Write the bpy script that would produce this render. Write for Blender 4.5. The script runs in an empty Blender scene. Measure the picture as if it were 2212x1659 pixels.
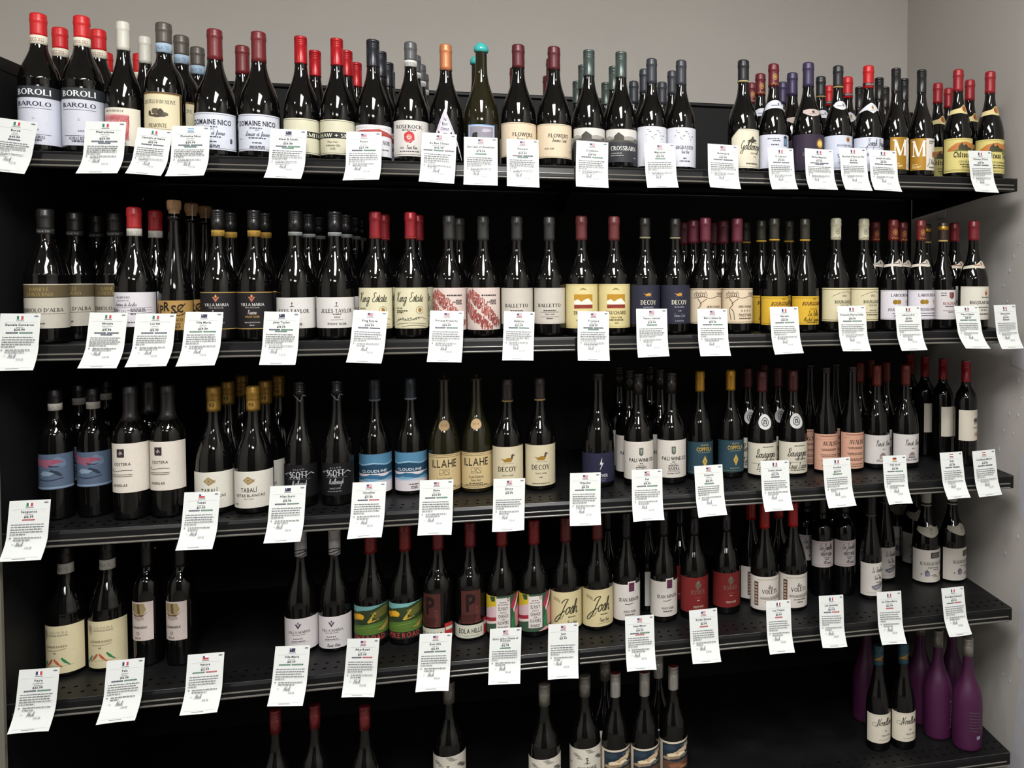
import bpy, math, random
from mathutils import Vector, Matrix
from mathutils.geometry import tessellate_polygon
S = bpy.context.scene
COL = S.collection
random.seed(7)

# ------------------------------------------------------------------ camera
cam_d = bpy.data.cameras.new('camera')
cam = bpy.data.objects.new('camera', cam_d)
COL.objects.link(cam)
S.camera = cam
F_PX, CX, CY, W_PX, H_PX = 1762.65, 1495.52, 653.52, 2212.0, 1659.0
cam_d.sensor_fit = 'HORIZONTAL'
cam_d.sensor_width = 36.0
cam_d.lens = 36.0 * F_PX / W_PX
cam_d.shift_x = -(CX - W_PX / 2) / W_PX
cam_d.shift_y = (CY - H_PX / 2) / W_PX
cam_d.clip_start = 0.05
yaw, pitch = 0.213415, -0.031935
fw = Vector((math.sin(yaw) * math.cos(pitch), math.cos(yaw) * math.cos(pitch), math.sin(pitch)))
rt = Vector((math.cos(yaw), -math.sin(yaw), 0))
up = rt.cross(fw)
cam.matrix_world = Matrix(((rt.x, up.x, -fw.x, 1.07293), (rt.y, up.y, -fw.y, -2.03845),
                           (rt.z, up.z, -fw.z, 1.42910), (0, 0, 0, 1)))

# ------------------------------------------------------------------ light
# x, y, width, depth (0 = round), watts
LIGHTS = [(1.05, -2.0, 0.6, 1.6, 120, (1.0, 0.985, 0.965)), (-0.75, -1.9, 0.22, 0, 15, (1.0, 0.985, 0.965)), (2.2, -1.5, 0.2, 0, 18, (1.0, 0.985, 0.965)), (1.2, -4.4, 1.2, 0.6, 56, (1.0, 0.985, 0.965)), (-0.9, -4.0, 0.6, 0.6, 16, (1.0, 0.985, 0.965))]
w = bpy.data.worlds.new('room_ambient')
S.world = w
w.use_nodes = True
w.node_tree.nodes['Background'].inputs[0].default_value = (0.9, 0.95, 1.0, 1)
w.node_tree.nodes['Background'].inputs[1].default_value = 0.05
S.view_settings.view_transform = 'Standard'
S.view_settings.look = 'None'
S.view_settings.gamma = 1
S.view_settings.use_curve_mapping = False
S.view_settings.exposure = 0.0
CEIL = 3.0
def ceiling_light(x, y, sx, sy, power, col=(1.0, 0.975, 0.94)):
    d = bpy.data.lights.new('ceiling_light', 'AREA')
    d.shape = 'RECTANGLE' if sy else 'DISK'; d.size = sx
    if sy: d.size_y = sy
    d.energy = power; d.color = col
    o = bpy.data.objects.new('ceiling_light', d)
    o.location = (x, y, CEIL - 0.03)
    COL.objects.link(o)
for q in LIGHTS: ceiling_light(*q)

# ------------------------------------------------------------------ measured layout (metres)
# DIM: shelf, outline, height, radius, label bottom, label top, capsule bottom, neck band heights
# BOT: column, place in column, x, y
# TAGS: shelf, x, top z, width, height, tilt, bottom overhang, words, price, flag, badges
DIM={'boroli':[1,"alb",0.3104,0.0397,0.0165,0.1436,0.2604,[0.2604,0.241]],
'pietra':[1,"burg",0.3025,0.0362,0.0192,0.1034,0.2371,[]],
'neive':[1,"bord",0.3058,0.0401,0.023,0.1421,0.2584,[0.2579,0.2365]],
'nico':[1,"burg",0.2994,0.0442,0.0168,0.1006,0.2279,[]],
'shaw':[1,"burg",0.2921,0.0385,0.0136,0.0952,0.228,[]],
'ponzi':[1,"burg",0.2943,0.0406,0.0128,0.0863,0.2296,[]],
'roserock':[1,"burg",0.295,0.0403,0.0147,0.1001,0.2492,[0.2492,0.2342]],
'climat':[1,"burg",0.2942,0.0403,0.0024,0.1321,0.2302,[]],
'lady':[1,"burg",0.304,0.0411,0.0261,0.0966,0.2764,[]],
'flowers':[1,"burg",0.3048,0.0432,0.0213,0.1052,0.2455,[]],
'crossbarn':[1,"burg",0.2998,0.0395,0.016,0.0988,0.2342,[]],
'migration':[1,"burg",0.2878,0.038,0.0086,0.1087,0.2215,[]],
'goldeneye':[1,"burg",0.2985,0.0417,0.0101,0.1115,0.2406,[0.2484,0.2424]],
'lebreuil':[1,"burg",0.2925,0.04,0.0124,0.1001,0.2308,[0.1941,0.165]],
'gevrey':[1,"burg",0.3023,0.0427,0.0097,0.1048,0.236,[0.173,0.1525]],
'bouchard':[1,"burg",0.2972,0.039,0.012,0.1042,0.2379,[0.1997,0.1726]],
'drouhin':[1,"burg",0.303,0.0416,0.0108,0.1026,0.2409,[0.1992,0.1643]],
'mgold':[1,"burg",0.298,0.0353,0.0186,0.1054,0.234,[]],
'thivin':[1,"burg",0.3066,0.0401,0.0153,0.1102,0.244,[0.2086,0.1751]],
'conterno':[2,"alb",0.3007,0.0412,0.0345,0.1326,0.2554,[0.2554,0.2441]],
'frappato':[2,"burg",0.3079,0.0412,0.0357,0.1139,0.2586,[0.2586,0.2418]],
'lini':[2,"champ",0.3248,0.0352,0.0273,0.0946,0.2847,[]],
'villab':[2,"burg",0.3044,0.0377,0.0265,0.1145,0.2571,[0.2571,0.2426]],
'jules':[2,"burg",0.3044,0.0422,0.0278,0.1,0.2549,[0.2549,0.2461]],
'kinge':[2,"burg",0.3059,0.0386,0.0244,0.1223,0.2399,[]],
'privp':[2,"burg",0.2996,0.04,0.0186,0.1218,0.2381,[]],
'balletto':[2,"burg",0.2997,0.0387,0.0313,0.1208,0.2384,[]],
'truchard':[2,"burg",0.3035,0.0408,0.0191,0.1301,0.2411,[]],
'decoyb':[2,"burg",0.3009,0.0382,0.0273,0.1273,0.2484,[]],
'merry':[2,"burg",0.3036,0.0413,0.0264,0.1184,0.2391,[]],
'gervais':[2,"burg",0.3053,0.0379,0.0207,0.0969,0.2462,[]],
'cotedor':[2,"burg",0.3081,0.04,0.0282,0.1185,0.2488,[]],
'laboure':[2,"burg",0.3067,0.0387,0.031,0.1119,0.2485,[0.2005,0.1701]],
'beaujd':[2,"burg",0.3042,0.0361,0.028,0.1113,0.2498,[]],
'bvill':[2,"burg",0.3073,0.0417,0.0282,0.1213,0.2508,[0.1978,0.1653]],
'pinkblue':[3,"bord",0.3,0.0334,0.0725,0.1534,0.269,[0.2668,0.2505]],
'costera':[3,"bord",0.3065,0.0372,0.0648,0.1779,0.2258,[]],
'tabali':[3,"burg",0.2986,0.0421,0.0154,0.1019,0.2397,[]],
'scott':[3,"burg",0.3035,0.0368,0.0261,0.1056,0.2685,[]],
'cloudline':[3,"burg",0.298,0.0392,0.0119,0.1107,0.2434,[]],
'illahe':[3,"burg",0.3048,0.0397,0.012,0.1059,0.2895,[]],
'decoyw':[3,"burg",0.2935,0.0389,0.0134,0.1203,0.234,[]],
'weather':[3,"burg",0.3006,0.0434,0.0136,0.0924,0.2814,[]],
'pali':[3,"burg",0.2995,0.0398,0.0194,0.12,0.242,[]],
'coppola':[3,"burg",0.2984,0.0364,0.0174,0.1063,0.2416,[]],
'latour':[3,"burg",0.2956,0.0411,0.0096,0.0975,0.2359,[]],
'avaline':[3,"slim",0.3003,0.0343,0.0097,0.1125,0.2846,[]],
'wolf':[3,"burg",0.3009,0.0387,0.0163,0.0996,0.2398,[]],
'lamb':[3,"bord",0.3094,0.0328,0.0755,0.1658,0.2468,[]],
'birds':[4,"alb",0.3,0.0405,0.01,0.1221,0.261,[0.2599,0.2364]],
'pala':[4,"bord",0.3,0.0316,0.0642,0.1575,0.2352,[]],
'villaw':[4,"burg",0.3,0.0387,0.0105,0.0905,0.2353,[]],
'pike':[4,"burg",0.3,0.0409,0.0167,0.1082,0.2327,[]],
'eola':[4,"burg",0.3,0.0391,0.0084,0.1335,0.2348,[]],
'sunny':[4,"burg",0.3,0.0405,0.0164,0.1142,0.2351,[]],
'josh':[4,"burg",0.3,0.0411,0.0118,0.1107,0.2337,[]],
'sean':[4,"burg",0.3,0.0369,0.0165,0.1127,0.2273,[]],
'ryder':[4,"burg",0.3,0.0387,0.0208,0.1166,0.2233,[]],
'volets':[4,"burg",0.3,0.0401,0.0105,0.1034,0.2304,[]],
'jamelles':[4,"bord",0.3,0.0331,0.0869,0.1632,0.2373,[]],
'cheval':[4,"slim",0.3,0.0325,0.0122,0.107,0.2399,[]],
'duboeuf':[4,"burg",0.3,0.0425,0.0076,0.1061,0.2329,[0.1803,0.1428]],
'redscrew':[5,"burg",0.3,0.0349,0.027,0.1299,0.2429,[]],
'tortoise':[5,"burg",0.3,0.0408,0.0238,0.1233,0.2455,[]],
'mountain':[5,"burg",0.3,0.0377,0.0092,0.1098,0.2366,[]],
'novelle':[5,"slim",0.2965,0.035,0.025,0.1076,0.2373,[]],
'purple':[5,"burg",0.3125,0.0418,0.0375,0.1177,0.2624,[]]}
BOT={'boroli':[["left",0,0.0408,0.0597],["left",1,0.0316,0.1673],["left",2,0.0327,0.385],["right",0,0.1258,0.0597],["right",1,0.1126,0.1646],["right",2,0.1136,0.3799]],
'pietra':[["",0,0.2093,0.0562],["",1,0.2066,0.1738]],
'neive':[["",0,0.2905,0.0601],["",1,0.2909,0.1595],["",2,0.2911,0.261]],
'nico':[["left",0,0.3948,0.0642],["left",1,0.4135,0.1985],["right",0,0.4883,0.0642]],
'shaw':[["left",0,0.581,0.0585],["left",1,0.5852,0.1811],["right",0,0.6607,0.0585],["right",1,0.6626,0.1642],["right",2,0.6644,0.2817]],
'ponzi':[["",0,0.7415,0.0606],["",1,0.7433,0.1641],["",2,0.7447,0.2741],["",3,0.735,0.3715]],
'roserock':[["",0,0.8278,0.0603],["",1,0.8244,0.1801],["",2,0.8272,0.2737],["",3,0.8241,0.3765]],
'climat':[["",0,0.91,0.0603]],
'lady':[["",0,0.994,0.0611],["",1,0.9784,0.1858]],
'flowers':[["left",0,1.0836,0.0632],["left",1,1.0846,0.1647],["left",2,1.0766,0.2941],["right",0,1.1716,0.0632],["right",1,1.1718,0.1765],["right",2,1.1693,0.3705]],
'crossbarn':[["left",0,1.2591,0.0595],["left",1,1.2573,0.2098],["left",2,1.255,0.3992],["right",0,1.3409,0.0596],["right",1,1.3401,0.207],["right",2,1.3394,0.3987]],
'migration':[["left",0,1.4199,0.0579],["left",1,1.4182,0.1668],["left",2,1.4094,0.3083],["right",0,1.4975,0.058],["right",1,1.4957,0.1706],["right",2,1.4908,0.3023]],
'goldeneye':[["",0,1.6663,0.0617]],
'lebreuil':[["",0,1.7495,0.06],["",1,1.7457,0.1676],["",2,1.7532,0.2778]],
'gevrey':[["",0,1.8481,0.0627],["",1,1.8426,0.1767],["",2,1.8516,0.2875]],
'bouchard':[["",0,1.9322,0.059],["",1,1.9294,0.1803]],
'drouhin':[["",0,2.0218,0.0622],["",1,2.016,0.1917],["",2,2.0046,0.3058]],
'mgold':[["left",0,2.1,0.0547],["left",1,2.1008,0.1635],["left",2,2.0922,0.2832],["right",0,2.1771,0.0553],["right",1,2.1764,0.1585],["right",2,2.1688,0.2667]],
'thivin':[["left",0,2.2914,0.0601],["left",1,2.3163,0.218],["right",0,2.391,0.0601],["right",1,2.388,0.1612],["right",2,2.3819,0.2718]],
'conterno':[["",0,0.0438,0.0612],["",1,0.0597,0.1516],["",2,0.1437,0.1516],["",3,0.0653,0.242]],
'frappato':[["",0,0.2214,0.0612],["",1,0.23,0.1516]],
'lini':[["",0,0.3062,0.0552],["",1,0.3148,0.1336],["",2,0.3186,0.212]],
'villab':[["left",0,0.3963,0.0577],["left",1,0.3978,0.1411],["right",0,0.4733,0.0577],["right",1,0.4748,0.1411]],
'jules':[["left",0,0.562,0.0622],["left",1,0.5709,0.1546],["left",2,0.5748,0.247],["right",0,0.6499,0.0622],["right",1,0.6578,0.1546],["right",2,0.6618,0.247],["right",3,0.6594,0.3394]],
'kinge':[["left",0,0.7422,0.0586],["left",1,0.7496,0.1438],["right",0,0.8237,0.0586],["right",1,0.832,0.1438]],
'privp':[["left",0,0.9138,0.06],["left",1,0.9322,0.148],["right",0,0.9954,0.06]],
'balletto':[["left",0,1.077,0.0587],["right",0,1.1573,0.0586]],
'truchard':[["left",0,1.2384,0.0609],["right",0,1.3216,0.0609]],
'decoyb':[["left",0,1.4022,0.0581],["right",0,1.4816,0.0582]],
'merry':[["left",0,1.5636,0.0613],["left",1,1.5509,0.1519],["left",2,1.5437,0.2425],["right",0,1.6501,0.0613],["right",1,1.6351,0.1519],["right",2,1.6291,0.2425]],
'gervais':[["left",0,1.7526,0.0579],["left",1,1.7421,0.1417],["left",2,1.7216,0.2255],["right",0,1.839,0.0579],["right",1,1.8218,0.1417]],
'cotedor':[["left",0,1.9288,0.06],["right",0,2.0104,0.06]],
'laboure':[["left",0,2.0972,0.0587],["left",1,2.0834,0.1441],["right",0,2.1806,0.0587],["right",1,2.1683,0.1441]],
'beaujd':[["",0,2.2677,0.0922],["",1,2.2694,0.1913]],
'bvill':[["",0,2.3462,0.0617],["",1,2.3377,0.1508]],
'pinkblue':[["left",0,0.0286,0.1138],["right",0,0.1022,0.1236],["back",0,0.038,0.1985],["back",1,0.0624,0.2733]],
'costera':[["left",0,0.1966,0.0834],["right",0,0.2724,0.0881],["back",0,0.1954,0.1867]],
'tabali':[["left",0,0.3688,0.0932],["left",1,0.3666,0.1995],["left",2,0.3596,0.329],["right",0,0.4582,0.0816],["right",1,0.4558,0.1893],["right",2,0.4548,0.3081]],
'scott':[["left",0,0.556,0.1066],["right",0,0.6405,0.1088]],
'cloudline':[["left",0,0.7183,0.171],["right",0,0.8051,0.1747]],
'illahe':[["left",0,0.8904,0.1568],["right",0,0.9712,0.1624]],
'decoyw':[["left",0,1.0504,0.1446],["right",0,1.1342,0.1498]],
'weather':[["",0,1.2882,0.15]],
'pali':[["left",0,1.3957,0.1378],["left",1,1.3837,0.2258],["left",2,1.366,0.3134],["right",0,1.4862,0.1382],["right",1,1.4706,0.2258],["right",2,1.4544,0.3134]],
'coppola':[["left",0,1.5714,0.162],["right",0,1.661,0.1663]],
'latour':[["left",0,1.7491,0.1551],["left",1,1.7318,0.242],["right",0,1.8391,0.1518],["right",1,1.8235,0.242],["right",2,1.809,0.3322]],
'avaline':[["left",0,1.9409,0.1608],["left",1,1.9225,0.2419],["right",0,2.0239,0.1654],["right",1,2.0041,0.2419]],
'wolf':[["left",0,2.1077,0.1808],["left",1,2.0885,0.2589],["right",0,2.1963,0.1734],["right",1,2.1745,0.2589],["right",2,2.162,0.3443]],
'lamb':[["",0,2.3832,0.1563],["",1,2.3492,0.2298],["",2,2.3281,0.3034],["",3,2.3147,0.377]],
'birds':[["left",0,0.025,0.148],["right",0,0.1092,0.1574]],
'pala':[["left",0,0.1947,0.1569],["right",0,0.2731,0.1424]],
'villaw':[["left",0,0.5413,0.153],["right",0,0.6215,0.1485]],
'pike':[["left",0,0.7068,0.153],["right",0,0.7902,0.1538]],
'eola':[["left",0,0.8734,0.1381],["right",0,0.9531,0.1417]],
'sunny':[["left",0,1.0338,0.1322],["right",0,1.1163,0.1278]],
'josh':[["left",0,1.1992,0.1342],["right",0,1.283,0.1341]],
'sean':[["left",0,1.3621,0.1435],["left",1,1.3201,0.2257],["right",0,1.4656,0.144],["right",1,1.4341,0.2257]],
'ryder':[["left",0,1.5515,0.1457],["left",1,1.5301,0.2449],["right",0,1.6469,0.1595]],
'volets':[["left",0,1.7545,0.1443],["left",1,1.7391,0.2307],["right",0,1.838,0.1425],["right",1,1.8239,0.2307]],
'jamelles':[["left",0,1.9545,0.2177],["left",1,1.9296,0.2844],["right",0,2.0221,0.2102],["right",1,2.0101,0.2844]],
'cheval':[["",0,2.0854,0.1645],["",1,2.1852,0.2818]],
'duboeuf':[["left",0,2.3059,0.246],["left",1,2.347,0.3998],["right",0,2.3925,0.2432],["back",0,2.3245,0.4834]],
'redscrew':[["",0,0.4947,0.0857],["",1,0.5826,0.0908],["",2,0.7042,0.0577]],
'tortoise':[["",0,0.8967,0.1401],["",1,1.1389,0.0751],["",2,1.2452,0.0996],["",3,1.3069,0.1745]],
'mountain':[["",0,1.326,0.0967],["",1,1.4028,0.0862],["",2,1.4839,0.102],["",3,1.4553,0.1734]],
'novelle':[["left",0,2.0871,0.1111],["right",0,2.1615,0.104]],
'purple':[["",0,2.3408,0.0598],["",1,2.2862,0.1309],["",2,2.2737,0.2152],["",3,2.3658,0.1904],["",4,2.1177,0.2588]]}
TAGS=[
[1,0.035,1.7637,0.0758,0.1152,-0.1031,0.045, "Boroli~Barolo~Nebbiolo","$49.99","it","d"],
[1,0.2023,1.7669,0.0783,0.1186,0.0139,0.067, "Pietradolce~Etna Rosso~Nerello","$29.99","it","d d d"],
[1,0.2983,1.7545,0.0689,0.1061,-0.0804,0.063, "Castello di Neive~Grignolino","$22.99","it","d d"],
[1,0.3701,1.7638,0.0759,0.1166,0.0249,0.065, "Domaine Nico~Grand Mere~Pinot Noir","$29.99","ar","d d g"],
[1,0.5712,1.7642,0.076,0.118,-0.0038,0.076, "Shaw & Smith~Pinot Noir","$34.99","au","d g g"],
[1,0.732,1.7647,0.0769,0.1193,0.03,0.085, "Ponzi~Tavola~Pinot Noir","$27.99","us","d g"],
[1,0.9001,1.7672,0.0783,0.1216,-0.0329,0.066, "Au Bon Climat~Sanford & Benedict","$42.99","us","d g p"],
[1,0.9944,1.7611,0.0777,0.1179,0.003,0.058, "Our Lady of Guadalupe~Pinot Noir","$79.99","us","g"],
[1,1.092,1.7599,0.0755,0.1186,0.0056,0.058, "Flowers~Pinot Noir","$42.99","us","p d g"],
[1,1.2601,1.7607,0.0783,0.1167,-0.0378,0.058, "Crossbarn~Pinot Noir","$39.99","us","d g"],
[1,1.4271,1.7619,0.078,0.1148,0.0193,0.058, "Migration~Pinot Noir","$25.99","us","g"],
[1,1.5907,1.7643,0.0794,0.1152,-0.0326,0.058, "Goldeneye~Pinot Noir","$45.99","us","p d"],
[1,1.7438,1.7602,0.0689,0.11,-0.0017,0.058, "G. Lebreuil~Pinot Noir","$75.99","fr","d d"],
[1,1.8489,1.7613,0.0781,0.1092,-0.029,0.058, "Michel Magnien~Burgundy","$71.00","fr","d d d"],
[1,1.9428,1.767,0.0748,0.1148,0.0085,0.058, "Bouchard Pere et Fils~Pinot Noir","$64.99","fr","d"],
[1,2.0285,1.7641,0.0782,0.1115,-0.0147,0.058, "Joseph Drouhin~Pinot Noir","$41.99","fr","d d"],
[1,2.3137,1.772,0.07,0.1161,0.0142,0.051, "Chateau Thivin~Gamay","$29.99","fr","d d"],
[2,0.031,1.3493,0.0753,0.1199,-0.0166,0.045, "Daniele Conterno~Nebbiolo","$24.99","it","d g"],
[2,0.1993,1.3497,0.0739,0.1169,-0.0166,0.068, "Nicosia~Salina di Noto~Frappato","$19.99","it","d d d"],
[2,0.2927,1.3467,0.0801,0.1122,-0.0164,0.073, "Lini 910~Labrusca~Lambrusco","$16.99","it","d d"],
[2,0.3899,1.3492,0.0769,0.1154,-0.0191,0.069, "Villa Maria~Reserve~Pinot Noir","$29.99","nz","g g"],
[2,0.5508,1.3482,0.0753,0.1185,-0.0335,0.049, "Jules Taylor~Pinot Noir","$19.99","nz","d g g"],
[2,0.7421,1.3492,0.0756,0.1163,-0.058,0.078, "King Estate~Pinot Noir","$24.99","us","d d"],
[2,0.9134,1.3474,0.0769,0.1163,-0.0236,0.078, "Private Property~Pinot Noir","$34.99","us","d g"],
[2,1.082,1.3441,0.0726,0.1146,-0.0404,0.058, "Balletto~Pinot Noir","$22.99","us","d g"],
[2,1.261,1.343,0.0772,0.1186,-0.0242,0.058, "Truchard~Pinot Noir","$28.99","us","d d g"],
[2,1.4065,1.3481,0.0784,0.1172,-0.0087,0.058, "Decoy Limited~Pinot Noir","$29.99","us","g"],
[2,1.5631,1.3467,0.0785,0.1166,-0.0087,0.058, "Merry Edwards~Pinot Noir","$59.99","us","d g"],
[2,1.7549,1.3502,0.0772,0.1185,0.0012,0.058, "Gervais~Pinot Noir","$33.99","fr","d g"],
[2,1.9421,1.3514,0.0794,0.1169,0.0075,0.058, "Francois, Pierre Collin~Pinot Noir","$34.99","fr","d g"],
[2,2.104,1.3491,0.074,0.1155,0.0021,0.058, "Laboure-Roi~Pinot Noir","$19.99","fr","p"],
[2,2.2781,1.3487,0.0727,0.1118,0.0095,0.078, "Pierre Chanau~Beaujolais Villages","$18.99","fr","d g"],
[2,2.395,1.3505,0.0666,0.1181,0.0174,0.056, "Beaujolais~Gamay","$12.99","fr","p"],
[3,0.04,0.9434,0.0779,0.1184,-0.0068,0.06, "Sanguetto~Red Blend","$16.99","it","r"],
[3,0.3784,0.9426,0.0734,0.1163,-0.0236,0.063, "Tabali~Pinot Noir","$17.99","cl","d g"],
[3,0.5578,0.947,0.0765,0.116,-0.0198,0.068, "Allan Scott~Pinot Noir","$19.99","nz","d g"],
[3,0.7345,0.9455,0.0746,0.1149,-0.0306,0.07, "Cloudline~Pinot Noir","$17.99","us","d r"],
[3,0.886,0.9429,0.0765,0.1185,-0.0185,0.061, "Illahe~Pinot Noir","$24.99","us","d g"],
[3,1.0555,0.9372,0.075,0.1169,-0.0304,0.058, "Decoy~Pinot Noir","$19.99","us",""],
[3,1.2396,0.9419,0.0757,0.1196,-0.0287,0.058, "Weather~Pinot Noir","$19.99","us","d g"],
[3,1.3942,0.9425,0.0777,0.1177,-0.0204,0.058, "Pali~Riviera","$19.99","us","d g"],
[3,1.553,0.9452,0.0742,0.1192,0.0148,0.058, "Coppola~Diamond~Pinot Noir","$15.99","us","g"],
[3,1.731,0.9488,0.0765,0.1202,-0.0102,0.058, "Louis Latour~Pinot Noir","$22.99","fr","d"],
[3,1.9023,0.9477,0.0772,0.1201,0.0165,0.058, "Avaline~Pinot Noir","$24.99","fr","g"],
[3,2.0688,0.9462,0.0682,0.1196,-0.0157,0.058, "Villa Wolf~Pinot Noir","$14.99","de","d g"],
[3,2.2367,0.9477,0.0673,0.1166,0.0107,0.058, "Rabl~Zweigelt","$13.99","at","d d"],
[3,2.3357,0.9483,0.0697,0.12,0.0469,0.046, "Landhaus Mayer~Zweigelt","$14.99","at","d d"],
[4,0.0493,0.5709,0.0772,0.118,-0.0237,0.058, "Vajra~Langhe Rosso~Red Blend","$25.99","fr","d g"],
[4,0.2173,0.5746,0.0754,0.1134,0.0059,0.07, "Pala~Cannonau~Sardinia","$16.99","fr","d g"],
[4,0.3797,0.5721,0.0754,0.1128,-0.0074,0.068, "Natura~Pinot Noir","$12.99","cl","g r"],
[4,0.5624,0.5719,0.0748,0.1173,-0.0609,0.063, "Villa Maria~Pinot Noir","$15.99","nz","g g"],
[4,0.7169,0.5746,0.0716,0.1251,-0.0737,0.045, "Pike Road~Pinot Noir","$17.99","us","d r"],
[4,0.8805,0.5711,0.0745,0.117,-0.0487,0.062, "Eola Hills~Pinot Noir","$15.99","us","d g"],
[4,1.0442,0.569,0.0751,0.1183,-0.0347,0.058, "Sunny with a Chance of~Flowers~Pinot Noir","$12.99","us","g"],
[4,1.1837,0.5676,0.074,0.1183,-0.0285,0.058, "Josh~Pinot Noir","$15.99","us",""],
[4,1.3744,0.5704,0.0738,0.1202,-0.0074,0.058, "Sean Minor~Pinot Noir","$14.99","us","d g r"],
[4,1.5395,0.5725,0.0739,0.1215,0.0103,0.058, "Ryder Estate~Pinot Noir","$11.99","us","r"],
[4,1.7422,0.5784,0.0675,0.1217,-0.0197,0.058, "Les Volets~Pinot Noir","$11.99","fr","r"],
[4,1.8896,0.5794,0.0689,0.1225,-0.0296,0.058, "Les Jamelles~Pinot Noir","$14.99","fr","d r"],
[4,2.0562,0.5761,0.0711,0.1257,-0.0294,0.058, "La Chevaliere~Pinot Noir","$12.99","fr","r"],
[4,2.2454,0.572,0.0677,0.1164,0.0136,0.062, "Georges Duboeuf~Gamay","$15.99","fr","d r"]]
PATCH=[[[0.5564, 1.6698], [0.485, 1.6748], [0.4963, 1.6288], [0.5429, 1.6273]], [[0.1088, 1.2108], [0.0487, 1.2361], [0.0079, 1.2394], [0.0061, 1.1529], [0.1079, 1.1698]], [[0.0595, 0.9081], [0.0401, 0.9257], [0.0016, 0.9404], [-0.0031, 0.7169], [0.0358, 0.7186], [0.0649, 0.7344]], [[-0.0058, 0.5852], [0.0324, 0.5552], [0.0496, 0.5326], [0.0508, 0.4831], [0.0608, 0.3187], [0.0383, 0.3113], [0.072, 0.0878], [0.0878, -0.0401], [-0.0176, 0.0235]]]
DABS=[[0.0754, 1.5242], [0.1007, 1.4867], [0.1214, 1.4455], [0.15, 1.4006], [0.1302, 1.3535], [0.0708, 1.1278], [0.0923, 1.0788], [0.1142, 1.0233], [0.0709, 1.025], [0.0923, 0.9681], [0.1412, 0.9672], [0.1639, 0.9052], [0.0542, 1.0775], [0.0624, 0.6698], [0.1243, 0.6013], [0.1296, 0.2318], [0.0944, 0.2278]]
BRIGHT_DOTS=[[0.0199, 1.6538], [0.0316, 0.6311], [2.0413, -0.2106]]
ROT={('boroli',0):.17,('boroli',3):.17,('nico',0):.13,('nico',2):.13,('jules',0):-.03,('jules',3):.27,('villab',0):.1,('villab',2):.12, ('eola',0):-.55,('birds',0):-.2,('lamb',0):.1,('lamb',1):.6,('lamb',2):.75,('lamb',3):.8,('pala',0):-.25,('pala',1):-.2,('purple',0):3.1,('sean',1):-.9,('sean',3):1.2,('volets',1):.6,('volets',3):-.8,('mgold',0):.5,('duboeuf',2):.45}

# ------------------------------------------------------------------ materials
MATS = {}
def mat(name, col, rough=0.5, metal=0.0, spec=0.5, noise=0.0, nscale=40.0, bump=0.0, coat=0.0):
    if name in MATS: return MATS[name]
    m = bpy.data.materials.new(name); m.use_nodes = True
    nt = m.node_tree; b = nt.nodes['Principled BSDF']
    b.inputs['Base Color'].default_value = (*col, 1)
    b.inputs['Roughness'].default_value = rough
    b.inputs['Metallic'].default_value = metal
    b.inputs['Specular IOR Level'].default_value = spec
    b.inputs['Coat Weight'].default_value = coat
    if noise or bump:
        tc = nt.nodes.new('ShaderNodeTexCoord')
        n = nt.nodes.new('ShaderNodeTexNoise'); n.inputs['Scale'].default_value = nscale
        n.inputs['Detail'].default_value = 6
        nt.links.new(tc.outputs['Object'], n.inputs['Vector'])
        if noise:
            r = nt.nodes.new('ShaderNodeValToRGB')
            r.color_ramp.elements[0].position = 0.3; r.color_ramp.elements[1].position = 0.7
            r.color_ramp.elements[0].color = (*[c * (1 - noise) for c in col], 1)
            r.color_ramp.elements[1].color = (*[min(1, c * (1 + noise)) for c in col], 1)
            nt.links.new(n.outputs['Fac'], r.inputs['Fac'])
            nt.links.new(r.outputs['Color'], b.inputs['Base Color'])
        if bump:
            bp = nt.nodes.new('ShaderNodeBump'); bp.inputs['Strength'].default_value = bump
            bp.inputs['Distance'].default_value = 0.002
            nt.links.new(n.outputs['Fac'], bp.inputs['Height'])
            nt.links.new(bp.outputs['Normal'], b.inputs['Normal'])
    MATS[name] = m
    return m
def lin(h):
    h = h.lstrip('#'); o = []
    for i in (0, 2, 4):
        c = int(h[i:i + 2], 16) / 255
        o.append(c / 12.92 if c <= 0.04045 else ((c + 0.055) / 1.055) ** 2.4)
    return tuple(o)
def ink(h, rough=0.55, metal=0.0):
    return mat('ink_%s_%d' % (h, int(metal * 10)), lin(h), rough, metal, 0.3)
DARKEN = [True]
def dark(h):
    # printing ink goes on denser than the paper's half tones
    c = [int(h[i:i + 2], 16) for i in (0, 2, 4)]
    return h if not DARKEN[0] or sum(c) / 3 > 160 or max(c) - min(c) > 60 else '%02x%02x%02x' % tuple(int(v * .62) for v in c)
def paper(h):
    return mat('paper_' + h, lin(h), 0.62, 0, 0.25, noise=0.03, nscale=220)

M_WALL = mat('wall_paint', lin('b8b4ae'), 0.85, 0, 0.2, noise=0.02, nscale=3, bump=0.05)
M_BLACK = mat('black_powder_coat', (0.007, 0.007, 0.0074), 0.42, 0, 0.22, noise=0.25, nscale=14, bump=0.02)
M_BACK = mat('black_back_panel', (0.006, 0.006, 0.0066), 0.6, 0, 0.25, noise=0.2, nscale=5)
M_CHAN = mat('black_price_channel', (0.007, 0.007, 0.0075), 0.28, 0, 0.16)
M_BEAD = mat('clear_channel_bead', (0.12, 0.115, 0.10), 0.18, 0, 0.8)
M_EDGE = mat('glossy_shelf_edge', (0.03, 0.03, 0.031), 0.22, 0, 0.8)  # lighter, glossier bead added so the lip edge shows a bright reflected line
M_POST = mat('grey_post_paint', lin('6a675e'), 0.6, 0, 0.3, noise=0.05, nscale=8)
M_FLOOR = mat('floor_vinyl', lin('6b665f'), 0.5, 0, 0.3, noise=0.06, nscale=6)
M_OPP = mat('dark_shop_front', lin('3c3936'), 0.8, 0, 0.2, noise=0.1, nscale=2)
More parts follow.
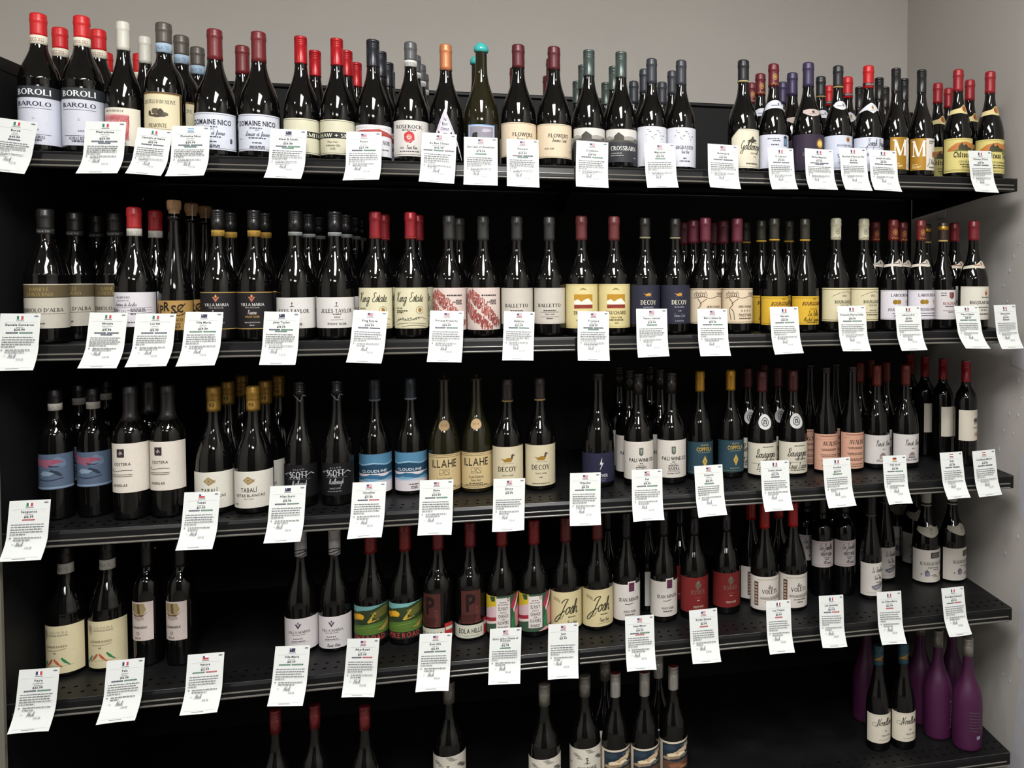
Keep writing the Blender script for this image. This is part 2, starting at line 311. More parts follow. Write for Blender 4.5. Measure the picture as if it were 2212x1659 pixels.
M_CEIL = mat('ceiling_tile', lin('d8d6d0'), 0.9, 0, 0.1, noise=0.04, nscale=30)
M_GLASS = mat('dark_wine_glass', (0.0022, 0.002, 0.002), 0.05, 0, 0.5)
M_OLIVE = mat('olive_wine_glass', (0.012, 0.011, 0.004), 0.05, 0, 0.5)
M_PURP = mat('frosted_purple_glass', lin('42183a'), 0.42, 0, 0.4, noise=0.06, nscale=30)

# ------------------------------------------------------------------ object helpers
def tag(o, label=None, cat=None, group=None, kind=None):
    if label: o['label'] = label
    if cat: o['category'] = cat
    if group: o['group'] = group
    if kind: o['kind'] = kind
    return o
class MB:
    def __init__(s): s.v = []; s.f = []; s.m = []; s.mats = []; s.sm = []
    def mi(s, m):
        if m not in s.mats: s.mats.append(m)
        return s.mats.index(m)
    def add(s, vs, fs, m, smooth=False):
        b = len(s.v); k = s.mi(m); s.v += vs
        for f in fs: s.f.append([b + i for i in f]); s.m.append(k); s.sm.append(smooth)
    def box(s, x0, x1, y0, y1, z0, z1, m):
        s.add([(x0, y0, z0), (x1, y0, z0), (x1, y1, z0), (x0, y1, z0), (x0, y0, z1), (x1, y0, z1), (x1, y1, z1), (x0, y1, z1)],
              [(0, 3, 2, 1), (4, 5, 6, 7), (0, 1, 5, 4), (1, 2, 6, 5), (2, 3, 7, 6), (3, 0, 4, 7)], m)
    def bevbox(s, x0, x1, y0, y1, z0, z1, b, m):
        # box with chamfered edges along x (section octagon) and capped ends
        sec = [(y0 + b, z0), (y1 - b, z0), (y1, z0 + b), (y1, z1 - b), (y1 - b, z1), (y0 + b, z1), (y0, z1 - b), (y0, z0 + b)]
        s.prism(sec, x0, x1, m)
    def prism(s, sec, x0, x1, m, smooth=False):
        n = len(sec)
        s.add([(x0, y, z) for y, z in sec] + [(x1, y, z) for y, z in sec],
              [(i, i + n, (i + 1) % n + n, (i + 1) % n) for i in range(n)], m, smooth)
        s.add([(x0, y, z) for y, z in sec], [tuple(range(n))], m)
        s.add([(x1, y, z) for y, z in sec], [tuple(range(n - 1, -1, -1))], m)
    def mesh(s, name):
        me = bpy.data.meshes.new(name)
        me.from_pydata(s.v, [], s.f)
        for m in s.mats: me.materials.append(m)
        me.polygons.foreach_set('material_index', s.m)
        me.polygons.foreach_set('use_smooth', s.sm)
        me.update()
        return me
    def build(s, name, parent=None, **kw):
        return link(name, s.mesh(name), parent, **kw)
def link(name, me, parent=None, loc=(0, 0, 0), rot=0.0, **kw):
    o = bpy.data.objects.new(name, me); COL.objects.link(o)
    o.location = loc; o.rotation_euler = (0, 0, rot)
    if parent: o.parent = parent
    return tag(o, **kw)
def lathe(mb, pts, m, seg=28):
    n = len(pts); vs = []; fs = []
    for z, r in pts:
        for i in range(seg):
            a = 2 * math.pi * i / seg
            vs.append((r * math.cos(a), r * math.sin(a), z))
    for j in range(n - 1):
        for i in range(seg):
            k = (i + 1) % seg
            fs.append((j * seg + i, j * seg + k, (j + 1) * seg + k, (j + 1) * seg + i))
    mb.add(vs, fs, m, True)

# ------------------------------------------------------------------ lettering
def glyph_from_font(ch, bold):
    cu = bpy.data.curves.new('g', 'FONT'); cu.body = ch; cu.size = 1.0; cu.fill_mode = 'BOTH'
    cu.resolution_u = 2; cu.offset = 0.026 if bold else 0.008
    o = bpy.data.objects.new('g', cu); COL.objects.link(o)
    dg = bpy.context.evaluated_depsgraph_get(); dg.update()
    ev = o.evaluated_get(dg); me = ev.to_mesh()
    vs = [(v.co.x, v.co.y) for v in me.vertices]; fs = [tuple(p.vertices) for p in me.polygons]
    ev.to_mesh_clear(); bpy.data.objects.remove(o); bpy.data.curves.remove(cu)
    if not vs: return ([], [], 0.28)
    x0 = min(v[0] for v in vs); x1 = max(v[0] for v in vs)
    K = 1 / 0.72
    return ([((x - x0) * K + 0.06, y * K) for x, y in vs], fs, (x1 - x0) * K + 0.15)
GC = {}
def sans(ch, bold=False):
    k = (ch, bold)
    if k not in GC: GC[k] = ([], [], 0.36) if ch == ' ' else glyph_from_font(ch, bold)
    return GC[k]
TK, TN = 0.19, 0.085
SER = {  # serif capitals: width, strokes, serif feet
 'A': (.92, [('d', .08, .45, TN), ('d', .84, .47, TK), ('h', .24, .66, .32)], [(.08, 0), (.84, 0)]),
 'B': (.78, [('v', .17), ('o', .22, .75, .42, .25, -90, 90), ('o', .22, .26, .5, .26, -90, 90)], [(.12, 0), (.12, 1)]),
 'C': (.85, [('o', .48, .5, .43, .51, 42, 318)], []),
 'D': (.92, [('v', .17), ('o', .25, .5, .6, .5, -90, 90)], [(.12, 0), (.12, 1)]),
 'E': (.74, [('v', .17), ('h', .1, .66, 1), ('h', .17, .54, .52), ('h', .1, .7, 0)], [(.12, 0), (.12, 1)]),
 'F': (.70, [('v', .17), ('h', .1, .66, 1), ('h', .17, .54, .52)], [(.15, 0), (.12, 1)]),
 'G': (.90, [('o', .48, .5, .43, .51, 42, 330), ('s', .78, 0, .42)], [(.78, .42)]),
 'H': (.94, [('v', .17), ('v', .77), ('h', .17, .77, .52)], [(.17, 0), (.17, 1), (.77, 0), (.77, 1)]),
 'I': (.40, [('v', .2)], [(.2, 0), (.2, 1)]),
 'J': (.52, [('s', .32, .2, 1), ('o', .16, .2, .235, .22, 180, 360)], [(.32, 1)]),
 'K': (.90, [('v', .17), ('D', .2, .42, .74, 1, TN), ('D', .38, .56, .8, 0, TK)], [(.17, 0), (.17, 1), (.8, 0), (.74, 1)]),
 'L': (.72, [('v', .17), ('h', .1, .68, 0)], [(.12, 0), (.17, 1)]),
 'M': (1.1, [('D', .15, 0, .17, 1, TN), ('D', .17, 1, .54, 0, TK), ('D', .54, 0, .92, 1, TN), ('v', .93)], [(.15, 0), (.14, 1), (.93, 0), (.95, 1)]),
 'N': (.95, [('D', .17, 0, .17, 1, TN), ('D', .17, 1, .78, 0, TK), ('D', .78, 0, .78, 1, TN)], [(.17, 0), (.13, 1), (.78, 1)]),
 'O': (.98, [('o', .49, .5, .44, .51, 0, 360)], []),
 'P': (.74, [('v', .17), ('o', .22, .73, .45, .27, -90, 90)], [(.17, 0), (.12, 1)]),
 'Q': (.98, [('o', .49, .5, .44, .51, 0, 360), ('D', .5, .1, .85, -.2, TN)], []),
 'R': (.84, [('v', .17), ('o', .22, .74, .44, .26, -90, 90), ('D', .42, .5, .76, 0, TK)], [(.17, 0), (.12, 1), (.78, 0)]),
 'S': (.66, [('o', .34, .745, .27, .265, 25, 255), ('o', .32, .265, .3, .275, -155, 100)], []),
 'T': (.82, [('v', .41), ('h', .06, .76, 1)], [(.41, 0)]),
 'U': (.92, [('s', .18, .3, 1), ('o', .46, .3, .355, .31, 180, 360), ('S', .76, .3, 1)], [(.18, 1), (.76, 1)]),
 'V': (.90, [('D', .1, 1, .45, 0, TK), ('D', .8, 1, .46, 0, TN)], [(.1, 1), (.8, 1)]),
 'W': (1.2, [('D', .1, 1, .38, 0, TK), ('D', .62, 1, .38, 0, TN), ('D', .6, 1, .86, 0, TK), ('D', 1.1, 1, .86, 0, TN)], [(.1, 1), (.6, 1), (1.1, 1)]),
 'X': (.88, [('D', .12, 1, .76, 0, TK), ('D', .76, 1, .12, 0, TN)], [(.12, 0), (.12, 1), (.76, 0), (.76, 1)]),
 'Y': (.86, [('D', .1, 1, .43, .45, TK), ('D', .76, 1, .43, .45, TN), ('s', .43, 0, .48)], [(.43, 0), (.1, 1), (.76, 1)]),
 'Z': (.74, [('h', .1, .66, 1), ('D', .62, 1, .12, 0, TK), ('h', .08, .68, 0)], []),
}
def quadline(x0, y0, x1, y1, t):
    # parallelogram with horizontal ends
    return [(x0 - t / 2, y0), (x0 + t / 2, y0), (x1 + t / 2, y1), (x1 - t / 2, y1)]
def serif(ch):
    k = ('serif', ch)
    if k in GC: return GC[k]
    if ch not in SER: return sans(ch)
    wd, st, feet = SER[ch]; vs = []; fs = []
    def poly(p): b = len(vs); vs.extend(p); fs.append(tuple(range(b, b + len(p))))
    for q in st:
        if q[0] == 'v': poly(quadline(q[1], 0, q[1], 1, TK))
        elif q[0] == 's': poly(quadline(q[1], q[2], q[1], q[3], TK))
        elif q[0] == 'S': poly(quadline(q[1], q[2], q[1], q[3], TN))
        elif q[0] == 'd': poly(quadline(q[1], 0, q[2], 1, q[3]))
        elif q[0] == 'D': poly(quadline(*q[1:]))
        elif q[0] == 'h':
            y = min(max(q[3], TN / 2), 1 - TN / 2)
            poly([(q[1], y - TN / 2), (q[2], y - TN / 2), (q[2], y + TN / 2), (q[1], y + TN / 2)])
        elif q[0] == 'o':
            cx, cy, rx, ry, a0, a1 = q[1:]; n = max(6, int(abs(a1 - a0) / 24)); pr = None
            for i in range(n + 1):
                a = math.radians(a0 + (a1 - a0) * i / n); c, s_ = math.cos(a), math.sin(a)
                o = (cx + rx * c, cy + ry * s_); ii = (cx + (rx - TK) * c, cy + (ry - TN) * s_)
                if pr: poly([pr[1], pr[0], o, ii])
                pr = (o, ii)
    for x, y in feet:
        y0 = y if y == 0 else y - TN
        poly([(x - .125, y0), (x + .125, y0), (x + .125, y0 + TN * .8), (x - .125, y0 + TN * .8)])
    GC[k] = (vs, fs, wd)
    return GC[k]
# joined handwriting: x height 1, ascender 2
CUR = {
 'a': (1.1, '.75,.85 .4,1 .05,.6 .1,.1 .4,0 .72,.5 .8,1 .75,.3 .9,0 1.15,.25'),
 'b': (.85, '0,.2 .35,1.2 .4,2 .15,2 .1,.5 .15,.05 .5,0 .7,.5 .5,.85 .85,.8'),
 'c': (.8, '.7,.8 .4,1 .05,.5 .25,0 .55,.05 .85,.3'),
 'd': (1.1, '.75,.85 .4,1 .05,.5 .2,0 .6,.3 .85,2 .75,.4 .9,0 1.15,.25'),
 'e': (.8, '0,.2 .4,.55 .6,.85 .35,1 .1,.6 .2,.05 .5,0 .85,.3'),
 'f': (.65, '0,.2 .4,1.3 .5,2 .25,1.9 .2,0 .1,-.9 .35,-.6 .3,.1 .7,.3'),
 'g': (.9, '.75,.85 .4,1 .05,.6 .2,.05 .6,.3 .8,1 .6,-.6 .25,-1 .1,-.6 .9,.25'),
 'h': (1.0, '0,.2 .35,1.4 .35,2 .15,1.8 .1,0 .3,.7 .6,.95 .65,.4 .75,0 1,.25'),
 'i': (.55, '0,.2 .25,1 .2,.2 .35,0 .6,.25'),
 'k': (.95, '0,.2 .35,1.4 .35,2 .15,1.8 .1,0 .35,.7 .65,.9 .3,.5 .7,0 1,.25'),
 'l': (.55, '0,.2 .4,1.3 .45,2 .2,1.9 .15,.4 .3,0 .6,.25'),
 'm': (1.5, '0,.6 .15,1 .15,0 .3,.75 .55,1 .6,0 .75,.75 1,1 1.05,.3 1.2,0 1.5,.25'),
 'n': (1.05, '0,.6 .15,1 .15,0 .35,.75 .6,1 .65,.3 .8,0 1.1,.25'),
 'o': (.85, '.5,1 .1,.7 .1,.15 .4,0 .7,.5 .5,1 .9,.8'),
 'p': (.95, '0,.4 .2,1 .1,-1 .2,.4 .5,1 .75,.5 .5,0 .25,.1 1,.25'),
 'q': (.9, '.75,.85 .4,1 .05,.6 .2,.05 .6,.3 .8,1 .7,-1 .95,.25'),
 'r': (.75, '0,.2 .2,1.1 .5,.95 .4,.3 .5,0 .8,.25'),
 's': (.62, '0,.2 .4,1.15 .52,.5 .38,.02 .06,.14'),
 't': (.6, '0,.2 .35,1.6 .25,.3 .4,0 .65,.25'),
 'u': (1.05, '0,.6 .15,1 .1,.3 .3,0 .65,.4 .75,1 .7,.3 .85,0 1.1,.25'),
 'v': (.85, '0,.7 .2,1 .3,.1 .45,0 .7,.6 .6,1 .9,.8'),
 'y': (.95, '0,.7 .15,1 .2,.3 .45,.2 .75,1 .6,-.6 .3,-1 .15,-.6 1,.25'),
 'z': (.8, '0,.8 .3,1 .6,.9 .1,.1 .5,.0 .2,-.9 .85,.25'),
 'A': (1.5, '0,0 .5,.8 1.0,2.1 1.05,1 1.1,0 .9,.6 .3,.7 1.5,.5'),
 'B': (1.4, '.3,0 .5,2 .2,1.6 .8,2.2 1.1,1.6 .5,1.1 1.2,.8 1.0,.05 .4,0 .1,.4 1.4,.25'),
 'C': (1.3, '1.0,1.7 .8,2.1 .3,1.5 .2,.5 .6,0 1.3,.4'),
 'D': (1.5, '.5,2 .3,0 .9,.1 1.3,1 1.0,2 .2,1.9 1.5,.4'),
 'E': (1.2, '.95,1.8 .7,2.1 .3,1.7 .65,1.1 .1,.6 .4,0 .9,.1 1.25,.4'),
 'F': (1.2, '0,1.8 .4,2 1.3,2.1 .8,2 .6,.4 .2,0 .1,.3 .6,1 1.1,1'),
 'G': (1.4, '1.0,1.8 .7,2.1 .2,1.3 .3,.3 .8,.3 1.1,1 1.0,-.5 .5,-1 .3,-.5 1.4,.3'),
 'J': (1.3, '.2,1.6 .6,2.1 1.3,2.2 1.0,1.5 .5,-.3 0,-1.1 -.5,-1.2 -.4,-.7 .5,.1 1.2,.5'),
 'K': (1.5, '.1,1.6 .5,2.1 .42,1 .2,0 .36,.9 .6,1.15 1.3,2.15 .62,1.1 .85,.5 1.15,0 1.6,.25'),
 'L': (1.3, '.3,1.4 .7,2.1 .6,1 .2,0 0,.2 .6,.1 1.3,.3'),
 'N': (1.5, '.1,.1 .3,0 .45,2 .7,1 1.0,0 1.2,1.5 1.5,2.2'),
 'P': (1.15, '.4,0 .55,1.8 .15,1.55 .55,2.15 1.1,1.85 .95,1.25 .5,1.05'),
 'R': (1.4, '.4,0 .5,2 .1,1.6 .7,2.2 1.1,1.7 .6,1.1 1.0,.3 1.4,.25'),
 'S': (1.2, '0,.3 .7,1.4 .8,2.1 .5,1.8 .8,.8 .5,0 .1,.3 1.2,.3'),
 'M': (1.9, '0,0 .3,1.5 .5,2 .6,0 1.0,1.9 1.15,2 1.2,.3 1.45,0 1.9,.25'),
 'V': (1.3, '.1,1.8 .4,2 .6,0 1.0,1.6 1.3,2.1'),
}
def smooth_line(p, k=3):
    o = []
    n = len(p)
    for i in range(n - 1):
        a, b, c, d = p[max(0, i - 1)], p[i], p[i + 1], p[min(n - 1, i + 2)]
        for j in range(k):
            t = j / k
            o.append(tuple(0.5 * (2 * b[m] + (c[m] - a[m]) * t + (2 * a[m] - 5 * b[m] + 4 * c[m] - d[m]) * t * t + (3 * b[m] - a[m] - 3 * c[m] + d[m]) * t ** 3) for m in (0, 1)))
    o.append(p[-1])
    return o
def ribbon(p, wd, slant=True):
    vs = []; fs = []; n = len(p)
    for i in range(n):
        a = p[max(0, i - 1)]; b = p[min(n - 1, i + 1)]
        dx, dy = b[0] - a[0], b[1] - a[1]; l = math.hypot(dx, dy) or 1
        k = wd * (0.55 + (0.75 * abs(dy) / l if slant else 0.45)) / 2
        vs += [(p[i][0] - dy / l * k, p[i][1] + dx / l * k), (p[i][0] + dy / l * k, p[i][1] - dx / l * k)]
    for i in range(n - 1): fs.append((2 * i, 2 * i + 1, 2 * i + 3, 2 * i + 2))
    return vs, fs
def text2d(s, font):
    """unit text: (verts, faces, width); cap height 1 ('c' handwriting: ascender 2 scaled to 1)"""
    vs = []; fs = []; x = 0
    for ch in s:
        if font == 'c' and ch in CUR:
            wd, d = CUR[ch]
            p = smooth_line([tuple(map(float, q.split(','))) for q in d.split()])
            p = [(a + 0.28 * b, b) for a, b in p]
            gv, gf = ribbon(p, 0.16); gv = [(a * .5, b * .5) for a, b in gv]; adv = wd * .5
        elif font == 'S': gv, gf, adv = serif(ch)
        elif font == 'c' and ch == ' ': gv, gf, adv = [], [], .45
        else: gv, gf, adv = sans(ch, font == 'b')
        b = len(vs); vs += [(x + a, c) for a, c in gv]; fs += [tuple(b + i for i in f) for f in gf]
        x += adv
    return vs, fs, max(x, .01)

# flat drawing board: metric (x right, y up), each op one layer nearer the eye
STEP = 0.0042
class Board:
    """collects coloured flat shapes; paint = fields of colour, print = lettering and line work"""
    def __init__(s): s.out = {'paint': [], 'print': []}; s.n = 0
    def put(s, kind, vs, fs, m): s.n += 1; s.out[kind].append((vs, fs, m, s.n))
    def poly(s, pts, m, kind='paint'):
        x0 = min(p[0] for p in pts); x1 = max(p[0] for p in pts); vs = []; fs = []
        i0 = math.floor(x0 / STEP + 1e-6); i1 = math.ceil(x1 / STEP - 1e-6)
        for i in range(i0, max(i1, i0 + 1)):
            c = pts
            for lim, sg in ((i * STEP, 1), ((i + 1) * STEP, -1)):
                r = []
                for a, b in zip(c, c[1:] + c[:1]):
                    da, db = (a[0] - lim) * sg, (b[0] - lim) * sg
                    if da >= 0: r.append(a)
                    if da * db < 0:
                        t = da / (da - db); r.append((a[0] + (b[0] - a[0]) * t, a[1] + (b[1] - a[1]) * t))
                c = r
                if len(c) < 3: break
            if len(c) < 3: continue
            b = len(vs); vs += c
            if len(c) == 4: fs.append(tuple(range(b, b + 4)))
            else:
                for t in tessellate_polygon([[Vector((q[0], q[1], 0)) for q in c]]): fs.append(tuple(b + k for k in t))
        s.put(kind, vs, fs, m)
    def rect(s, x0, y0, x1, y1, m, kind='paint', ny=1):
        i0 = math.floor(x0 / STEP + 1e-6); i1 = math.ceil(x1 / STEP - 1e-6)
        xs = [x0] + [i * STEP for i in range(i0 + 1, i1)] + [x1]
        vs = []; fs = []
        for j in range(ny + 1):
            for x in xs: vs.append((x, y0 + (y1 - y0) * j / ny))
        n = len(xs)
        for j in range(ny):
            for i in range(n - 1): fs.append((j * n + i, j * n + i + 1, (j + 1) * n + i + 1, (j + 1) * n + i))
        s.put(kind, vs, fs, m)
    def ell(s, cx, cy, rx, ry, m, kind='paint', n=18):
        s.poly([(cx + rx * math.cos(2 * math.pi * i / n), cy + ry * math.sin(2 * math.pi * i / n)) for i in range(n)], m, kind)
    def line(s, pts, wd, m, sm=True, kind='print'):
        p = smooth_line(pts, 4) if sm and len(pts) > 2 else pts
        if len(p) == 2:
            (a, b), (c, d) = p; k = max(1, int(math.hypot(c - a, d - b) / STEP))
            p = [(a + (c - a) * i / k, b + (d - b) * i / k) for i in range(k + 1)]
        vs, fs = ribbon(p, wd, False); s.put(kind, vs, fs, m)
    def text(s, t, cx, y, h, m, font='s', wd=None, maxw=None, rot=False, skew=0.0):
        vs, fs, tw = text2d(t, font)
        k = (wd / tw) if wd else h
        if maxw and tw * k > maxw: k = maxw / tw
        if rot: vs = [(cx - (b - .5) * h, y + (a - tw / 2) * k) for a, b in vs]
        else: vs = [(cx + (a - tw / 2) * k + skew * b * h, y + b * h) for a, b in vs]
        s.put('print', vs, fs, m)
def split_face(P, x_step, y_lim, y_step):
    """cuts a flat face so that it can follow the curve of the bottle"""
    out = [P]
    for ax, st in ((0, x_step), (1, y_step)):
        nxt = []
        for Q in out:
            a = min(p[ax] for p in Q); b = max(p[ax] for p in Q)
            if b - a <= st * 1.35 or (ax == 1 and b <= y_lim): nxt.append(Q); continue
            i0 = math.floor(a / st + 1e-6); i1 = math.ceil(b / st - 1e-6)
            for i in range(i0, i1):
                c = Q
                for lim, sg in ((i * st, 1), ((i + 1) * st, -1)):
                    r = []
                    for p, q in zip(c, c[1:] + c[:1]):
                        da, db = (p[ax] - lim) * sg, (q[ax] - lim) * sg
                        if da >= 0: r.append(p)
                        if da * db < 0:
                            t = da / (da - db); r.append((p[0] + (q[0] - p[0]) * t, p[1] + (q[1] - p[1]) * t))
                    c = r
                    if len(c) < 3: break
                if len(c) >= 3: nxt.append(c)
        out = nxt
    return out
def wrap(layers, rad, off=0.00025, dl=0.00006):
    mb = MB(); ylim = rad.cyl; dl = min(dl, .0006 / max([q[3] for q in layers] + [1]))
    def pt(x, y, n):
        a = x / rad.R; rr = rad(y) + off + dl * n
        return (rr * math.sin(a), -rr * math.cos(a), y)
    for vs, fs, m, n in layers:
        keep = []
        for f in fs:
            P = [vs[i] for i in f]; S_ = split_face(P, STEP, ylim, .004)
            if len(S_) == 1 and S_[0] is P: keep.append(f)
            else:
                for q in S_: mb.add([pt(x, y, n) for x, y in q], [tuple(range(len(q)))], m, True)
        if keep:
            used = sorted({i for f in keep for i in f}); ix = {i: j for j, i in enumerate(used)}
            mb.add([pt(*vs[i], n) for i in used], [tuple(ix[i] for i in f) for f in keep], m, True)
    return mb
# ------------------------------------------------------------------ label artwork
# every function draws on a board in metres: x along the bottle's curve (0 = front), z up the bottle
class L:
    def __init__(s, R, z0, z1): s.b = Board(); s.R = R; s.z0 = z0; s.h = z1 - z0
    def X(s, u): return u * s.R
    def Y(s, v): return s.z0 + v * s.h
    def base(s, c, ha=1.6, v0=0, v1=1):
        DARKEN[0] = sum(int(c[i:i + 2], 16) for i in (0, 2, 4)) > 360
        s.b.rect(s.X(-ha), s.Y(v0), s.X(ha), s.Y(v1), paper(c)); s.ha = ha; return s
    def r(s, u0, v0, u1, v1, c, **k): s.b.rect(s.X(u0), s.Y(v0), s.X(u1), s.Y(v1), ink(c, **k)); return s
    def p(s, pts, c, **k): s.b.poly([(s.X(a), s.Y(b)) for a, b in pts], ink(c, **k)); return s
    def e(s, u, v, ru, c, rv=None, **k): s.b.ell(s.X(u), s.Y(v), ru * s.R, (rv * s.h if rv else ru * s.R), ink(c, **k)); return s
    def t(s, tx, u, v, h, w, c, f='s', **k): s.b.text(tx, s.X(u), s.Y(v), h * s.h, ink(dark(c)), f, wd=w * s.R, **k); return s
    def l(s, pts, c, w=.0006, sm=True): s.b.line([(s.X(a), s.Y(b)) for a, b in pts], w * 1.25, ink(dark(c)), sm); return s
    def hl(s, v, u0, u1, c, w=.0005): return s.l([(u0, v), (u1, v)], c, w, False)
    def small(s, v, w, c, u=0, h=.028):  # a line of very small print
        rnd = random.Random(int(v * 1000) + int(w * 77)); x = u - w / 2
        while x < u + w / 2 - .02:
            k = min(rnd.uniform(.05, .16), u + w / 2 - x)
            s.b.rect(s.X(x), s.Y(v), s.X(x + k), s.Y(v + h), ink(dark(c)), 'print'); x += k + .03
        return s
    def frame(s, c, m=.05, w=.0005, vm=.04):
        a = s.ha - m
        s.hl(vm, -a, a, c, w); s.hl(1 - vm, -a, a, c, w)
        return s.l([(-a, vm), (-a, 1 - vm)], c, w, False).l([(a, vm), (a, 1 - vm)], c, w, False)
def blob(u, v, ru, rv, seed, n=12, j=.25):
    rnd = random.Random(seed)
    return [(u + ru * math.cos(6.283 * i / n) * (1 + rnd.uniform(-j, j)), v + rv * math.sin(6.283 * i / n) * (1 + rnd.uniform(-j, j))) for i in range(n)]
def hills(u0, u1, v, amp, seed, n=14):
    rnd = random.Random(seed); ph = rnd.uniform(0, 6)
    return [(u0 + (u1 - u0) * i / n, v + amp * math.sin(ph + i * .9) + amp * .5 * rnd.uniform(-1, 1)) for i in range(n + 1)]
def duck(l, u, v, s, body, head):
    P0 = l.p; k = .72
    class Q:
        p = staticmethod(lambda pts, c: P0([(a, v + (b - v) * k) for a, b in pts], c))
        hl = staticmethod(l.hl)
    l = Q
    l.p([(u - 1.0 * s, v + .10 * s), (u - .7 * s, v + .02 * s), (u - .45 * s, v - .14 * s), (u + .4 * s, v - .15 * s), (u + .62 * s, v), (u + .55 * s, v + .12 * s), (u + .1 * s, v + .16 * s), (u - .45 * s, v + .05 * s)], body)
    l.p([(u + .38 * s, v + .1 * s), (u + .45 * s, v + .3 * s), (u + .58 * s, v + .4 * s), (u + .74 * s, v + .37 * s), (u + .98 * s, v + .29 * s), (u + .72 * s, v + .26 * s), (u + .62 * s, v + .05 * s)], head)
    l.hl(v - .17 * s, u - .7 * s, u + .75 * s, '8a8478', .0004)
LAB = {}
def lab(f): LAB[f.__name__] = f; return f

@lab
def boroli(l):
    l.base('c9ccd8', 1.95).r(-1.95, .80, 1.95, 1.0, '2e3136')
    l.p([(-1.95, .80), (-.5, .80), (-.32, .775), (-.14, .80), (1.95, .80), (1.95, .785), (-.1, .785), (-.32, .755), (-.54, .785), (-1.95, .785)], 'c9ccd8')
    l.t('BOROLI', -.02, .85, .1, 1.75, 'e6e8ec', 'S').t('BAROLO', -.02, .66, .075, 1.7, '3c4660', 'S').hl(.62, -.9, .85, '4a4f5c')
    l.t('2019', .1, .24, .03, .3, '6a7080').hl(.17, -.8, .8, '4a4f66').t('ACHILLE BOROLI', 0, .1, .05, 1.0, '3c4050', 'S').small(.06, .7, '80859a')
    l.e(0, .45, .06, 'b4b7c2')
@lab
def pietra(l):
    l.base('d9d4c6', 1.35).t('PIETRADOLCE', -.2, .89, .05, 1.15, '6d675e', 'S').r(-1.0, .14, .62, .82, 'd9a0a0')
    rnd = random.Random(3)
    for i in range(26):
        a = -1.0 + i * .062; l.l([(a, .15 + rnd.uniform(0, .05)), (min(a + .35, .6), .45 + rnd.uniform(-.05, .05)), (min(a + .7, .62), .8)], 'ad4148', .0006)
    for i in range(14): l.l([(-1.0, .2 + i * .045), (-.2, .22 + i * .045 + rnd.uniform(-.04, .04)), (.6, .16 + i * .047)], 'c25a5c', .0005)
    l.small(.05, .9, '8a857c')
@lab
def neive(l):
    l.base('6d5a3c', 1.22).r(-1.18, .0, 1.14, .985, '2d2921').r(-1.16, 0, 1.08, .97, 'b08a50').r(-1.14, 0, 1.05, .955, 'd8cfae')
    l.t('CASTELLO DI NEIVE', -.05, .78, .07, 1.75, '4b4336', 'S')
    for i, q in enumerate([(-.5, .6, .1, .05), (-.2, .63, .18, .06), (.08, .61, .16, .07), (.3, .58, .15, .04), (-.1, .55, .5, .025)]): l.p(blob(q[0], q[1], q[2], q[3], i + 4), '5e5546' if i % 2 else '4a4236')
    l.t('PIEMONTE', -.1, .33, .075, .95, '4f4638', 'S').hl(.30, -.7, .55, '6b624f').t('GRIGNOLINO', -.1, .17, .075, 1.2, '4f4638', 'S').small(.08, .8, '7b725f')
@lab
def nico(l):
    l.base('cdd1dc', 1.32).frame('3a4252').t('DOMAINE NICO', -.05, .68, .14, 2.0, '2f3848', 'b')
    l.small(.60, .6, '6d7688', -.05).t('2022', 0, .54, .04, .2, '5a6478').t('Soeurs et freres', 0, .40, .12, 1.15, '56607a', 'c').small(.33, .8, '3f4860').small(.2, .45, '6d7688').small(.1, .7, '7d8698').small(.06, .7, '7d8698')
    l.t('8', .92, .2, .13, .16, '3a4252', 'b').l([(-1.05, .3), (-.9, .33), (-.78, .31)], '46506a')
@lab
def shaw(l):
    l.base('cbc8b0', 1.75).hl(.965, -1.7, 1.7, '3a3a34').hl(.04, -1.7, 1.7, '3a3a34').r(-1.75, .46, 1.75, .64, '1e2322')
    l.t('SHAW + SMITH', .15, .49, .11, 2.7, 'dcdac6', 'S').t('Pinot Noir', -.1, .33, .06, .62, '8a6f52', 'S').t('Adelaide Hills', -.1, .23, .06, .85, '8a6f52').t('2023', -.1, .14, .05, .3, '8a6f52')
@lab
def ponzi(l):
    l.base('d6d6dc', 1.6).p([(-1.55, .68), (-1.2, .78), (-.6, .83), (0, .84), (.5, .87), (.75, .83), (1.55, .72), (1.55, .62), (.8, .66), (0, .6), (-.8, .63), (-1.55, .6)], 'a84a44')
    l.p([(-1.5, .9), (0, .93), (1.5, .9), (1.5, .88), (0, .91), (-1.5, .88)], 'c9b7b7').l([(-.5, .7), (.2, .76), (1.0, .66)], '7d2f30').l([(-1.2, .66), (-.2, .7), (.6, .64)], 'c97a70')
    l.t('PONZI', -.4, .4, .14, 1.0, '33363c', 'S').t('NOIR', .95, .38, .13, .55, '33363c', 'S').small(.15, 1.2, '7a7d86').small(.2, .5, '7a7d86', .9)
@lab
def roserock(l):
    l.base('cfccc8', 1.65).t('ROSEROCK', -.02, .77, .10, 1.62, '45474a', 'S').small(.71, .8, '6d6d70')
    l.p(blob(0, .53, .30, .165, 5, 16, .12), 'b8383c').e(.02, .54, .17, 'cc5a56')
    for k in range(3): l.l([(.0 + .05 * k, .6 - .03 * k), (-.12, .53), (0, .46 + .02 * k), (.14, .52), (.06, .57)], 'e8cfc9', .0007)
    l.l([(-.2, .45), (0, .4), (.2, .46)], 'e0b6b0', .0006).t('Pinot Noir', .15, .2, .1, .6, '44464a', 'c').t('2022', -.4, .21, .05, .25, '44464a').small(.12, 1.1, '77777a').hl(.05, -1.4, 1.4, '8a6a3c')
